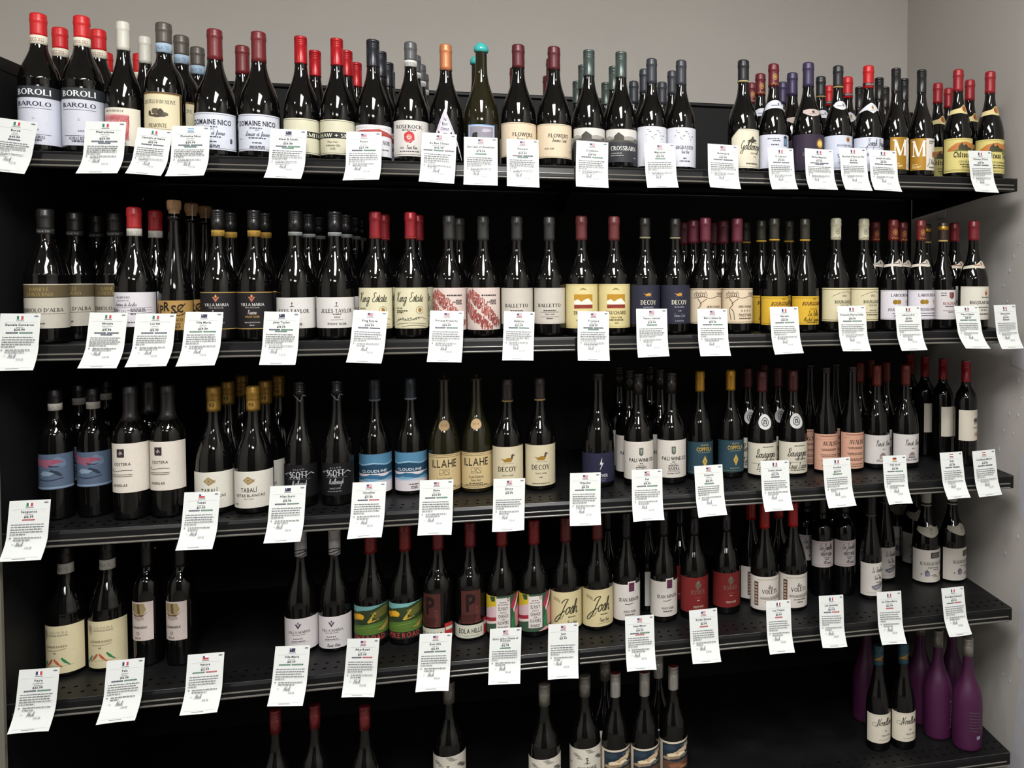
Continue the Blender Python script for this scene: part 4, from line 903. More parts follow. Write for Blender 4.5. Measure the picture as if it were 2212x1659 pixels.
@lab
def pike(l):
    l.base('34482a', 1.6).r(-1.6, .84, 1.6, 1.0, '6fa3a3').p([(-1.6, .84), (-1.0, .82), (-.4, .88), (.2, .9), (.8, .98), (1.6, 1.0), (1.6, .5), (-1.6, .5)], '2f3c22').p([(.1, .8), (.5, .86), (1.0, .94), (1.4, .95), (1.2, .7), (.4, .62)], '5c5f2c')
    l.p(blob(-.75, .68, .45, .1, 3), 'c08a1f').p(blob(-.55, .72, .3, .07, 4), 'd8a42c').p(blob(-.4, .56, .6, .07, 5), '26361e').p([(-.1, .56), (.35, .82), (.45, .8), (.15, .58), (.6, .62), (.6, .6), (0, .53)], 'b89a3c').p([(-1.6, .36), (-.8, .46), (0, .5), (.8, .52), (1.4, .6), (1.4, .2), (-1.6, .18)], '4f6c2c').p([(.5, .3), (.9, .4), (1.4, .56), (1.4, .4), (.9, .28)], 'a88a48').l([(-1.0, .34), (0, .42), (.9, .44)], '6f8a3c', .0014).l([(-1.2, .28), (0, .34), (.8, .34)], '5f7a34', .0014)
    l.r(-1.6, 0, 1.6, .2, '20201c').t('PIKE ROAD', 0, .045, .14, 2.0, 'a03c34', 'b')
@lab
def eola(l):
    l.b.rect(l.X(-.55), l.Y(.3), l.X(.75), l.Y(.98), ink('4a2622')); l.ha = 1.6
    l.b.text('P', l.X(.1), l.Y(.56), .36 * l.h, ink('1d1011'), 'b', wd=.75 * l.R); l.b.text('PINOT', l.X(.5), l.Y(.49), .2 * l.R, ink('6d3a34'), 'b', wd=.36 * l.h, rot=True)
    for i in range(9): l.small(.34 + i * .018, 1.0, '5c302a', .05, .006)
    l.r(-1.6, 0, 1.6, .27, 'c3c4b4').r(1.0, 0, 1.6, .35, 'a82c30').t('EOLA HILLS', .05, .1, .1, 1.6, '34362f').hl(.05, -.4, .6, 'a3a392')
@lab
def sunny(l):
    l.base('3a5440', 1.6).p([(-1.6, .6), (-.4, .62), (-.4, 1.0), (-1.6, 1.0)], 'c9b02c').p([(-.9, .98), (-.5, 1.0), (-.5, .86), (-.75, .85)], '2f4a3a').p([(-1.6, .3), (-.3, .42), (-.3, .75), (-.7, .72), (-1.6, .58)], 'd0b4ba').p([(-1.6, .36), (-.3, .46), (-.3, .36), (-1.6, .26)], '9c2c3c').p([(-1.6, .26), (-.3, .36), (-.3, .3), (-1.6, .18)], 'd8cfc6')
    l.p([(.5, .7), (.9, 1.0), (1.2, 1.0), (.7, .6)], 'a8304a').p([(.7, .6), (1.2, 1.0), (1.4, 1.0), (.75, .5)], 'e0d4cc').p([(.75, .5), (1.4, 1.0), (1.6, .9), (1.0, .5)], '22362f').p([(.55, .3), (.85, .6), (.95, .2), (.6, .05)], '2c7a4a').p([(.85, .55), (1.6, .85), (1.6, .1), (.9, .1)], 'd08a8c').p([(.2, .0), (.8, .1), (1.2, .0)], 'd89a9c')
    l.r(-.42, .1, .46, .95, 'd6cfcb')
    for i, (tx, h, w_) in enumerate((('SUNNY', .1, .62), ('WITH A', .05, .42), ('CHANCE', .085, .62), ('- OF -', .05, .4), ('FLOWERS', .09, .66))): l.t(tx, .02, (.62, .54, .43, .36, .25)[i], h, w_, '454043', 'b')
    l.small(.82, .4, '7d7678').small(.76, .6, '7d7678').small(.17, .6, '7d7678').small(.13, .55, '7d7678').l([(.25, .9), (.33, .95), (.4, .9), (.36, .86), (.3, .88)], '8c2c40', .0012)
@lab
def josh(l):
    l.base('cdc096', 1.55)
    for k in range(3): l.l([(-.95, .86 - .03 * k), (-.7, .84 - .03 * k), (-.45, .78 - .03 * k)], '6d684c', .0006)
    vs, fs, tw = text2d('Josh', 'c'); k = 1.25 * l.R / tw
    l.b.put('print', [(l.X(.05) + (a - tw / 2) * k, l.Y(.42) + b * .36 * l.h) for a, b in vs], fs, ink('3f3c2a'))
    l.l([(-.62, .3), (-.4, .3), (-.2, .42)], '3f3c2a', .0009).small(.32, .5, '77714f', .3).t('Pinot Noir', .3, .14, .1, .65, '77714f', 'c').l([(-.1, .08), (.3, .1), (.8, .08)], '77714f', .0005)
@lab
def sean(l):
    l.base('cbc6c0', 1.6).r(.0, .93, .62, 1.08, 'cbc6c0').r(.08, .80, .5, 1.04, '54243f').l([(.16, .96), (.3, .92), (.42, .97)], 'b08aa0', .0009).l([(.16, .88), (.3, .85), (.42, .9)], 'b08aa0', .0009).t('SEAN MINOR', .12, .53, .095, 1.6, '55504c', 'S').l([(-.2, .46), (.1, .45), (.4, .48)], '8a847e', .0012).t('PINOT NOIR', .15, .21, .06, .9, '6d6864', 'S').small(.14, .7, '8a847e', .15)
@lab
def ryder(l):
    l.base('6d201f', 1.6).p(blob(.05, .78, .2, .11, 2, 10, .3), '5c5446').p(blob(.05, .86, .12, .05, 3, 8, .3), '6d6654').t('RYDER', .05, .52, .12, 1.05, '6f5a4c', 'S').hl(.42, -.15, .25, '8a7464').small(.33, .2, 'a08c7c', .05).t('PINOT NOIR', .08, .13, .06, .75, 'b0a090', 'b')
@lab
def volets(l):
    l.base('cbc5bd', 1.6).r(-1.05, .12, -.72, .84, '4a3634')
    for i in range(7): l.r(-1.0, .16 + i * .095, -.78, .22 + i * .095, 'a89078')
    l.small(.9, 1.6, 'b0a894').t('les', .12, .64, .1, .3, '6d6462', 'c').t('VOLETS', .12, .5, .12, 1.15, '4c4544', 'S').p([(-.6, .4), (0, .38), (.6, .42), (1.2, .46), (1.2, .32), (.2, .3), (-.6, .34)], 'a8a298')
    for i in range(16): l.l([(-.5 + i * .1, .32), (-.48 + i * .1, .4)], '8f897e', .0006, False)
    l.small(.24, .9, '85807a', .2).small(.16, .4, '85807a', .2)
@lab
def jamelles(l):
    l.base('cdc6c6', 1.45).frame('a05c64', .1, .0006, .07).t('Les Jamelles', .05, .68, .2, 1.2, '5c4f58', 'c').t('PINOT NOIR', .1, .44, .13, 1.05, '544a56', 'b').small(.36, .5, '85788a', .1).small(.3, .3, '85788a', .1).t('Marie', .15, .14, .12, .7, '6d5f6a', 'c')
@lab
def cheval(l):
    l.base('cbc6bf', 1.5).t('La Chevalière', .3, .72, .16, 1.2, '55514f', 'c').small(.62, .2, '85807c', .3).t('Pinot Noir', .25, .5, .12, .75, '6d6864', 'c').small(.4, .5, '85807c', .3).p([(-.35, .3), (.1, .34), (.8, .4), (.9, .34), (.5, .22), (.0, .18), (-.3, .24)], '6d6d78').p([(-.2, .26), (.2, .3), (.6, .32), (.4, .24), (0, .21)], '8f8f98').hl(.1, -.8, .9, 'b0aaa4')
@lab
def duboeuf(l):
    l.base('cdc8c0', 1.6).r(-.1, .74, .72, .92, '3a3434').t('GEORGES', .3, .84, .05, .6, 'a8a09a', 'S').t('DUBOEUF', .3, .77, .05, .6, 'a8a09a', 'S').t('BEAUJOLAIS-VILLAGES', .1, .53, .1, 1.9, '8a8a86', 'S').small(.44, .8, '9a968c', .1).small(.38, .4, '9a968c', .3)
    l.p(blob(-.35, .28, .2, .1, 4), '6d6a7d').p(blob(-.3, .24, .1, .06, 5), '8a8698').p([(.7, .16), (.78, .3), (.9, .34), (.95, .24), (.85, .16)], 'a83440').l([(-.1, .2), (.2, .24), (.5, .14)], '85786c', .0008).p(blob(.2, .2, .14, .05, 7), 'a89c8c').p(blob(-.75, .24, .06, .03, 8), '6d685f')
@lab
def redscrew(l):
    l.base('cbc6bd', 1.5).t('PINOT NOIR', 0, .5, .1, 1.2, '5c5750', 'S').small(.35, .8, '85807a')
@lab
def tortoise(l):
    l.base('cbc6ba', 1.6)
    for i in range(16): l.p(blob(-1.2 + (i * .77) % 2.4, .6 + (i * .137) % .38, .22, .016, i + 3, 8, .5), '8f8c84' if i % 3 else '5c5a54')
    l.t('T', 0, .6, .16, .2, '3f3c36', 'S').t('C', .05, .62, .09, .16, '3f3c36', 'S').t('TORTOISE', .05, .42, .1, 1.3, '44413a', 'S').t('CREEK', .05, .28, .08, .7, '44413a', 'S')
@lab
def mountain(l):
    l.base('cdc3b0', 1.6).r(-1.05, .05, 1.3, .95, '1f2b38').p(blob(-.5, .84, .5, .08, 7, 14), '2c3a48').p(blob(.7, .86, .5, .06, 8, 14), '32414e')
    for u, v, ru, rv, c, sd in ((.95, .84, .33, .07, 'a8947a', 3), (.62, .76, .42, .07, 'cdb896', 4), (.2, .69, .42, .07, 'b8a080', 5), (-.25, .62, .45, .07, 'd8c8a8', 6), (-.65, .56, .36, .05, '9a866c', 7), (.45, .66, .35, .05, 'e2d4b8', 8), (.0, .58, .5, .04, '8a7660', 9), (.7, .6, .4, .04, '6d6a66', 10)):
        l.p(blob(u, v, ru, rv, sd, 16, .35), c)
    l.p([(-1.05, .46), (-.5, .5), (0, .46), (.6, .5), (1.3, .47), (1.3, .2), (-1.05, .2)], '5c4234').p(blob(0, .36, .6, .06, 4), '85583e').p(blob(.6, .3, .4, .04, 14), '9c6a48').p([(-1.05, .24), (0, .3), (1.3, .2), (1.3, .05), (-1.05, .05)], '1f2022')
@lab
def novelle(l):
    l.base('cfc8b8', 1.5).hl(.96, -1.4, 1.4, 'b8b09c').t('Novellum', .15, .62, .24, 1.45, '55524a', 'c').l([(-.7, .6), (-.5, .68), (-.8, .72), (-.9, .62), (-.4, .58)], '8a8678', .0006).t('2022', .2, .4, .05, .25, '8a8678').t('PINOT NOIR', .25, .24, .05, .8, '6d695e', 'S').hl(.12, -.4, .9, 'a8a292')
@lab
def purple(l):
    l.ha = 1.4; l.b.text('PINOT', l.X(.55), l.Y(.5), .16 * l.R, ink('7d5f78'), 's', wd=1.1 * l.h, rot=True)
    l.small(-.05, .4, '7d5f78', .5)
    for i in range(7): l.l([(2.75, .98 - i * .11), (3.55, .92 - i * .11)], '7d5f78', .0022, False)
    l.r(3.3, -.02, 3.6, .10, '8a86a0')
# ------------------------------------------------------------------ room shell
def room():
    m = MB(); m.box(-1.6, 2.62, 0.78, 0.9, -0.06, CEIL, M_WALL); tag(m.build('wall_back'), kind='structure')
    m = MB(); m.box(2.5, 2.62, -5.2, 0.78, -0.06, CEIL, M_WALL); wr = tag(m.build('wall_right'), kind='structure')
    m = MB(); m.box(-1.72, -1.6, -5.2, 0.9, -0.06, CEIL, M_WALL); tag(m.build('wall_left'), kind='structure')
    m = MB(); m.box(-1.72, 2.62, -5.32, -5.2, -0.06, CEIL, M_OPP); tag(m.build('wall_front'), kind='structure')
    m = MB(); m.box(-1.72, 2.62, -5.32, 0.9, -0.16, -0.06, M_FLOOR); tag(m.build('floor'), kind='structure')
    m = MB(); m.box(-1.72, 2.62, -5.32, 0.9, CEIL, CEIL + 0.1, M_CEIL); tag(m.build('ceiling'), kind='structure')
    mp = mat('bare_plaster', lin('b6b5ba'), 0.9, 0, 0.2, noise=0.04, nscale=30)
    for pts in PATCH:
        m = MB(); n = len(pts)
        m.add([(2.4992, y, z) for y, z in pts] + [(2.5005, y, z) for y, z in pts],
              [tuple(range(n))] + [(i, (i + 1) % n, (i + 1) % n + n, i + n) for i in range(n)], mp)
        m.build('plaster_patch', wr)
    for i, (y, z) in enumerate(DABS):
        m = MB(); k = 7; rr = 0.0042 + 0.0016 * (i % 3)
        ring = [(2.4996, y + rr * math.cos(6.283 * j / k) * 0.9, z + rr * (1.5 if i % 2 else 1.0) * math.sin(6.283 * j / k)) for j in range(k)]
        m.add(ring + [(2.4975, y, z)], [(j, (j + 1) % k, k) for j in range(k)], mp, True)
        m.build('filler_dab', wr)
room()

# ------------------------------------------------------------------ shelving
ZS = {1: 1.7016, 2: 1.27945, 3: 0.86906, 4: 0.49189, 5: 0.07551}
XL, XM, XR = -0.03, 1.22, 2.44
NAMES = {1: 'top shelf', 2: 'second shelf', 3: 'third shelf', 4: 'fourth shelf', 5: 'bottom shelf'}
def frame():
    r = link('shelving_frame', None, loc=(0, 0, 0), label='tall black back frame and end panel carrying all the wine shelves', cat='shelf frame')
    for a, b in ((XL, XM), (XM, XR)):
        m = MB(); m.bevbox(a + .001, b - .001, .620, .636, -.06, 1.991, .001, M_BACK); m.build('back_panel', r)
        m = MB(); m.bevbox(a + .001, b - .001, .612, .644, 1.9915, 2.004, .003, M_BLACK); m.build('top_rail', r)
    for x in (XL + .012, XM, XR - .014):
        m = MB(); m.box(x - .012, x + .012, .6165, .6199, -.06, 1.985, M_CHAN)
        for i in range(38): m.box(x - .004, x + .004, .6159, .6165, .0 + i * .05, .028 + i * .05, M_BACK)
        m.build('slotted_upright', r)
    m = MB(); m.bevbox(XL - .020, XL - .002, -.002, .645, -.06, 1.884, .002, M_BACK); m.build('end_panel', r)
    m = MB(); m.bevbox(XL - .022, XL - .0005, -.002, .645, 1.8845, 1.9125, .003, M_BLACK); m.build('end_panel_rail', r)
    m = MB(); m.prism([(-.03, -.06), (-.03, 1.884), (-.026, 1.888), (-.0245, 1.888), (-.0205, 1.884), (-.0205, -.06)], XL - .05, -.013, M_POST); m.build('edge_trim', r)
    m = MB(); m.box(XL, XR - .02, .018, .032, -.06, ZS[5] - .037, M_BLACK); m.build('kick_plate', r)
    for x, z in BRIGHT_DOTS:  # added white discs in place of small bright dots of light
        m = MB(); k = 8
        m.add([(x + .003 * math.cos(6.283 * j / k), .6185, z + .003 * math.sin(6.283 * j / k)) for j in range(k)] + [(x, .6175, z)], [(j, (j + 1) % k, k) for j in range(k)], mat('bright_dot_white', (.8, .8, .8), .5), True)
        m.build('bright_dot', r)
frame()
def shelf(k, side):
    z = ZS[k]; a, b = (XL, XM - .0006) if side == 'left' else (XM + .0006, XR)
    r = link('metal_shelf', None, loc=(a, 0, z), label='%s half of the %s in black powder-coated steel' % (side, {1: 'top', 2: 'second', 3: 'third', 4: 'fourth', 5: 'bottom'}[k]), cat='shelf', group='black steel shelves')
    W = b - a; m = MB()
    n = int(W / .0254); cw = W / n
    y0s = (.013, .041)
    m.add([(0, 0, 0), (W, 0, 0), (W, .013, 0), (0, .013, 0)], [(0, 1, 2, 3)], M_BLACK)
    m.add([(0, .069, 0), (W, .069, 0), (W, .612, 0), (0, .612, 0)], [(0, 1, 2, 3)], M_BLACK)
    for y0 in y0s:
        for i in range(n):
            x0 = i * cw; x1 = x0 + cw; y1 = y0 + .028; cx, cy = (x0 + x1) / 2, (y0 + y1) / 2
            hole = [(cx + .0042 * math.cos(.3927 + .7854 * j), cy + .0042 * math.sin(.3927 + .7854 * j), 0) for j in range(8)]
            out = [(x1, cy, 0), (x1, y1, 0), (cx, y1, 0), (x0, y1, 0), (x0, cy, 0), (x0, y0, 0), (cx, y0, 0), (x1, y0, 0)]
            vs = hole + out
            fs = [(8 + j, 8 + (j + 1) % 8, (j + 1) % 8, j) for j in range(8)]
            # align: hole vertex j lies between out j and j+1
            m.add(vs, fs, M_BLACK)
    m.add([(0, .0, -.003), (W, .0, -.003), (W, .612, -.003), (0, .612, -.003)], [(3, 2, 1, 0)], M_BACK)
    m.build('deck', r)
    m = MB(); m.prism([(.0, -.0005), (.003, -.0005), (.003, -.0345), (.018, -.0345), (.018, -.036), (.0, -.036), (-.0012, -.033), (-.0012, -.002)], 0, W, M_BLACK); m.prism([(-.0004 + .0015 * math.cos(.7854 * j), -.0016 + .0015 * math.sin(.7854 * j)) for j in range(8)], 0, W, M_EDGE, True); m.build('front_lip', r)
    g = .004; q0, q1 = (.022 if side == 'left' else g), W - g - (.012 if side == 'right' else 0)
    m = MB(); m.prism([(-.0014, -.001), (-.0030, -.0015), (-.0062, -.007), (-.0075, -.014), (-.0088, -.0205), (-.0098, -.028), (-.0090, -.0335), (-.0014, -.0340)], q0, q1, M_CHAN, False)
    pc = m.build('price_channel', r)
    for yy, zz, rr in ((-.0085, -.0205, .0021), (-.0098, -.0318, .0026)):
        m = MB(); m.prism([(yy + rr * math.cos(.7854 * j), zz + rr * math.sin(.7854 * j)) for j in range(8)], q0, q1, M_BEAD, True); m.build('channel_bead', pc)
    for yy, hh in ((.12, .012), (.40, .012)):
        m = MB(); m.box(.004, W - .004, yy, yy + .05, -.003 - hh, -.0032, M_BACK); m.build('stiffener', r)
    for x in (.0, W - .002):
        m = MB(); m.add([(x, .0, -.0031), (x, .612, -.0031), (x, .612, -.071), (x, .16, -.036), (x, .0, -.036)] + [(x + .002, .0, -.0031), (x + .002, .612, -.0031), (x + .002, .612, -.071), (x + .002, .16, -.036), (x + .002, .0, -.036)],
                        [(0, 1, 2, 3, 4), (9, 8, 7, 6, 5), (0, 5, 6, 1), (1, 6, 7, 2), (2, 7, 8, 3), (3, 8, 9, 4), (4, 9, 5, 0)], M_BLACK)
        m.build('side_bracket', r)
for k in range(1, 6):
    for side in ('left', 'right'): shelf(k, side)

# ------------------------------------------------------------------ bottles
PROF = {
 'burg': [(0, .80), (.004, .93), (.014, .99), (.03, 1), (.35, 1), (.42, .975), (.47, .92), (.515, .84), (.557, .745), (.60, .62), (.64, .515), (.68, .435), (.72, .38), (.76, .35), (.81, .338), (.90, .335), (1, .335)],
 'bord': [(0, .80), (.004, .93), (.014, .99), (.03, 1), (.58, 1), (.62, .98), (.655, .93), (.69, .82), (.72, .65), (.745, .51), (.77, .43), (.80, .39), (.84, .38), (1, .375)],
 'bordsoft': [(0, .80), (.004, .93), (.014, .99), (.03, 1), (.49, 1), (.55, .965), (.60, .88), (.64, .75), (.67, .59), (.70, .46), (.73, .40), (.76, .38), (1, .375)],
 'alb': [(0, .80), (.004, .93), (.014, .99), (.03, 1), (.43, 1), (.475, .985), (.485, 1.0), (.50, 1.0), (.51, .975), (.56, .90), (.60, .82), (.64, .71), (.685, .58), (.726, .46), (.77, .39), (.82, .37), (1, .365)],
 'champ': [(0, .80), (.004, .93), (.014, .99), (.03, 1), (.30, 1), (.38, .91), (.456, .76), (.55, .58), (.64, .46), (.72, .375), (.78, .335), (.85, .32), (.862, .33), (.866, .41), (.885, .41), (.89, .34), (.905, .32)],
 'slim': [(0, .80), (.004, .93), (.014, .99), (.03, 1), (.34, 1), (.42, .97), (.49, .885), (.55, .78), (.61, .66), (.67, .55), (.72, .47), (.77, .42), (.83, .40), (1, .395)],
}
# type: (description, capsule kind, colour, metal, screw/extra list)
TY = {
 'boroli': ('dark bottle, red capsule, white label under charcoal band', 'foil', 'c41f22', 0, [('band', 'dedac8', '8a4a44')]),
 'pietra': ('dark bottle, white capsule, label with crimson hatched square', 'foil', 'c9c8bd', 0, []),
 'neive': ('square-shouldered bottle, brown capsule, cream castle label', 'foil', '55504a', .2, [('band', '9db4c8', '5a7088')]),
 'nico': ('dark bottle, burgundy capsule, framed pale white label', 'foil', '6a2025', 0, []),
 'shaw': ('red screw-cap bottle, cream label crossed by black band', 'screw', 'a5161e', .25, []),
 'ponzi': ('black screw-cap bottle, white label with red hills', 'screw', '22242b', .2, []),
 'roserock': ('grey-capped bottle, white label with red rose', 'foil', '56575a', .2, [('band', 'c9c9c6', '55555a')]),
 'climat': ('copper-capped bottle with tall pale triangular label', 'foil', 'c07a52', .35, []),
 'lady': ('bottle sealed in turquoise wax, blue-framed picture label', 'wax', '3fa9a6', 0, []),
 'flowers': ('maroon-capped bottle with plain beige label', 'foil', '562027', .15, []),
 'crossbarn': ('grey-green screw-cap bottle, label with barn above black', 'screw', '47534f', .35, []),
 'migration': ('slate-capped bottle, white label with flying flock', 'foil', '33363d', .1, []),
 'goldeneye': ('black-capped bottle, cream cut-corner label with duck', 'foil', '1d1e22', .1, [('ring', 'a89a70')]),
 'lebreuil': ('gold-crested maroon capsule, white label with blue crest', 'foil', '5f1822', .1, [('crest', 'a8803c'), ('nlab', 'c9cdd6', 'arc', '4a5a70')]),
 'gevrey': ('purple-capped bottle, dark label with golden sun', 'foil', '3a3350', .25, [('nlab', 'b9a9a4', 'shield', '4a3a40')]),
 'bouchard': ('black-capped bottle, oval neck label, pale blue label', 'foil', '1f2024', .05, [('ring', '8a7a4a'), ('nlab', 'cdd0da', 'oval', '6d5a4a')]),
 'drouhin': ('bright red capsule, arched white crested neck label', 'foil', 'b4161c', .05, [('capband', '241416'), ('nlab', 'ccd0d8', 'arch', 'a07c30')]),
 'mgold': ('black screw-cap bottle, half-gold label with white M', 'screw', '191a1c', .1, []),
 'thivin': ('red-capped bottle, yellow label with orange hills', 'foil', '8e1c24', .1, [('nlab', 'cfc08c', 'ribbon', 'b04c24')]),
 'conterno': ('black-capped bottle, grey label under olive band', 'foil', '1a1918', 0, [('band', '2a2a2a', '8a8a88')]),
 'frappato': ('red capsule, white neck band, white printed label', 'foil', 'a8262a', 0, [('band', 'b9b6ae', '8a8880')]),
 'lini': ('sparkling bottle, wired cork, ochre label', 'cork', '7a6048', 0, []),
 'villab': ('black screw-cap bottle, gold neck ring, black label', 'screw', '1c1b1c', .1, [('band', '9a7a34', '6a5220')]),
 'jules': ('black screw-cap bottle, pale neck band, white label', 'screw', '1a1a1c', .1, [('band', '8d9290', '5a5f60')]),
 'kinge': ('red-capped bottle, cream label with handwritten title', 'foil', '8a1f28', .25, [('caphem', '8a4a34')]),
 'privp': ('grey-capped bottle, pale label with red mosaic', 'foil', '2f302f', .1, []),
 'balletto': ('dark grey-capped bottle, plain light grey label', 'foil', '2b2a2a', .05, []),
 'truchard': ('brown-red capsule, yellow label with framed landscape', 'foil', '5f2a2c', .1, []),
 'decoyb': ('black-capped bottle, navy label with golden duck', 'foil', '211f1d', .1, [('ring', '7a745c')]),
 'merry': ('maroon-capped bottle, cream label with tree drawing', 'foil', '5c2230', .15, []),
 'gervais': ('dark-capped bottle, yellow neck ring, bright yellow label', 'foil', '2b2922', .1, [('ring', 'a8842c')]),
 'cotedor': ('cream-capped bottle, cream label with gold border', 'foil', 'b8b49c', 0, [('crest', '7d7a68')]),
 'laboure': ('red-brown capsule, white label with gold medals', 'foil', '5f1f1e', .2, [('crest', 'a06c34'), ('nlab', 'c2bcb0', 'ribbon2', '6a5a54')]),
 'beaujd': ('brown capsule ringed in gold, white label', 'foil', '33241f', .1, [('goldtop', 'a8822c'), ('ring', 'a8925c')]),
 'bvill': ('dark red capsule, white label with red crest', 'foil', '6a1a20', .1, [('nlab', 'c2bca8', 'ribbon', '8a4a40')]),
 'pinkblue': ('white neck band, blue-grey label with pink streak', 'foil', '161416', 0, [('band', 'b4b0a8', '8a8880')]),
 'costera': ('black-capped straight bottle, white label, black square', 'foil', '1c1a1b', .1, []),
 'tabali': ('gold-capped bottle, white label with bronze emblem', 'foil', '8a6a2a', .5, [('score', '3a2c14')]),
 'scott': ('black bottle and label with white lettering', 'screw', '101012', .1, [('vine', '8a8a90')]),
 'cloudline': ('navy-capped bottle, label with blue cloud layers', 'foil', '242a33', .05, [('ring', '6d7680')]),
 'illahe': ('bare-necked bottle, round medallion, tan label', 'tip', '2e2414', 0, [('medal', 'b89c74', 'round')]),
 'decoyw': ('brown-capped bottle, cream label with brown duck', 'foil', '2a2222', .05, [('ring', '8a7448')]),
 'weather': ('screw-cap bottle, navy label with lightning bolt', 'screw', '1f1a19', .1, []),
 'pali': ('dark screw-cap bottle, white label with grey shield', 'screw', '231f1c', .1, []),
 'coppola': ('bright gold capsule, teal label with golden diamond', 'foil', 'b88a2e', .5, []),
 'latour': ('wine-red capsule, round white medallion, cream label', 'foil', '4a1a20', .1, [('medal', 'c6c6c4', 'tall')]),
 'avaline': ('bare-necked slim bottle, peach pink label', 'screw', '241a17', .1, []),
 'wolf': ('rust-red capsule, white label with small emblem', 'foil', '6a241c', .15, []),
 'lamb': ('tall red-capped bottle, cream label with lamb', 'screw', '8e1520', .1, [('silvertop', '9a9a98')]),
 'birds': ('white neck band, cream label with four birds', 'foil', '191512', 0, [('band', 'cfcfc8', '85857d')]),
 'pala': ('high-shouldered bottle with small pinkish picture label', 'foil', '141214', .05, []),
 'villaw': ('white screw-cap bottle, white label with V mark', 'screw', 'b3b3b8', .1, [('wave', '17171b')]),
 'pike': ('red-capped bottle, painted green hillside label', 'foil', '7a2020', .1, []),
 'eola': ('red-capped bottle, brown letter panel, white strip', 'foil', '74202a', .1, []),
 'sunny': ('red-capped bottle, colourful collage label', 'foil', '7e1e22', .15, []),
 'josh': ('dark red capsule, yellow label with large signature', 'foil', '5c1c20', .1, []),
 'sean': ('dark bottle, white label with purple tab', 'foil', '121012', .1, []),
 'ryder': ('dark bottle with deep red crested label', 'screw', '141214', .1, []),
 'volets': ('bright red capsule, white label with brown side-strip', 'foil', 'a3191c', .05, []),
 'jamelles': ('high-shouldered bottle, white label with pink border', 'foil', '141113', .05, []),
 'cheval': ('slim black-capped bottle, white label with grey leaf', 'foil', '171516', .05, [('ring', '5c5c58')]),
 'duboeuf': ('white black-ringed capsule, white neck label, flower label', 'foil', 'b4b2a8', 0, [('capring', '1c1a1a'), ('nlab', 'bdb8aa', 'bottom', '4a4640')]),
 'redscrew': ('dark bottle with dull red screw cap', 'screw', '6a1e22', .2, []),
 'tortoise': ('grey screw-cap bottle, white label with brush strokes', 'screw', '76726c', .4, []),
 'mountain': ('silver screw-cap bottle, label with stormy sky', 'screw', 'a09c98', .45, [('redtop', '7a3238')]),
 'novelle': ('teal gold-striped capsule, cream handwritten label', 'foil', '1f4450', .1, [('stripe', 'b0843c')]),
 'purple': ('frosted purple bottle with silver screw cap', 'screw', '8a867e', .5, []),
}
NECK_PROF = {'neive': 'bordsoft'}
class Rad:
    def __init__(s, H, R, prof, top=0):
        # the straight part of the bottle reaches at least up to the label's upper edge
        s.H = H; s.R = R; t = top / H + .008; p = list(prof)
        k = next(i for i in range(len(p)) if p[i + 1][1] < 1 and p[i][0] > .02 and p[i][1] == 1)
        if t > p[k][0]:
            d = t - p[k][0]
            p = [(a + (d * max(0, 1 - (a - prof[k][0]) / .26) if i >= k else 0), r) for i, (a, r) in enumerate(p)]
        s.p = p; s.cyl = H * p[k][0]
    def __call__(s, z):
        t = z / s.H; p = s.p
        for (a, r0), (b, r1) in zip(p, p[1:]):
            if a <= t <= b: return s.R * (r0 + (r1 - r0) * (t - a) / (b - a))
        return s.R * (p[0][1] if t < 0 else p[-1][1])
def cap_colour(c, metal, kind): return mat('cap_%s_%s' % (c, kind), lin(c), .30 if kind == 'screw' else (.2 if kind == 'wax' else .36), metal, .5)
def make_cap(kind, c, metal, H, zc, rad, extra):
    m = cap_colour(c, metal, kind); mb = MB(); rn = rad(H * .97); t = .0008
    top = H
    if kind == 'foil':
        pts = []
        n = 5
        for i in range(n + 1):
            z = zc + (H * .925 - zc) * i / n; pts.append((z, rad(z) + t))
        pts = [(zc, rad(zc) + .0001)] + pts + [(H * .930, rn + .0010), (H * .935, rn + .0016), (H * .955, rn + .0017), (H * .960, rn + .0011), (H * .985, rn + .0011), (H * .995, rn - .0002), (H, rn * .75), (H, .0001)]
        lathe(mb, pts, m, 24)
    elif kind == 'screw':
        pts = [(zc, rad(zc) + .0001), (zc, rad(zc) + t)]
        zs = H * .80
        if zc < zs:
            pts += [((zc + zs) / 2, rad((zc + zs) / 2) + t)]
        zb = max(zc + .004, H - .020)
        pts += [(zb - .0015, rn + .0012), (zb - .0008, rn + .0004), (zb, rn + .0012)]
        z = zb
        while z < H - .008:
            z += .0028; pts += [(z, rn + .0012), (z + .0006, rn + .0002), (z + .0012, rn + .0012)]; z += .0012
        pts += [(H - .0012, rn + .0012), (H, rn + .0001), (H, .0001)]
        lathe(mb, pts, m, 24)
    elif kind == 'wax':
        pts = [(zc + .003, rn + .0002), (zc + .004, rn + .0028)]
        for i in range(9):
            a = i / 8 * math.pi / 2; pts.append((zc + .009 + (H - zc - .009) * math.sin(a), (rn + .0042) * math.cos(a) + .0001))
        lathe(mb, pts, m, 24)
    elif kind == 'cork':
        mc = mat('cork', lin('8a6a4c'), .8, 0, .2, noise=.2, nscale=400)
        lathe(mb, [(H * .905, rn * 1.0), (H * .925, rn * 1.0), (H * .93, rn * 1.2), (H * .955, rn * 1.3), (H * .985, rn * 1.3), (H * .999, rn * 1.15), (H, .0001)], mc, 20)
    elif kind == 'tip':
        lathe(mb, [(zc, rad(zc) + .0001), (zc, rad(zc) + .0012), (zc + .004, rad(zc) + .0012), (zc + .0045, rad(zc) + .0003), (H * .955, rn + .0004), (H * .965, rn * .8), (H * .968, rn * .3), (H * .99, rn * .28), (H, rn * .12), (H, .0001)], m, 20)
    return mb
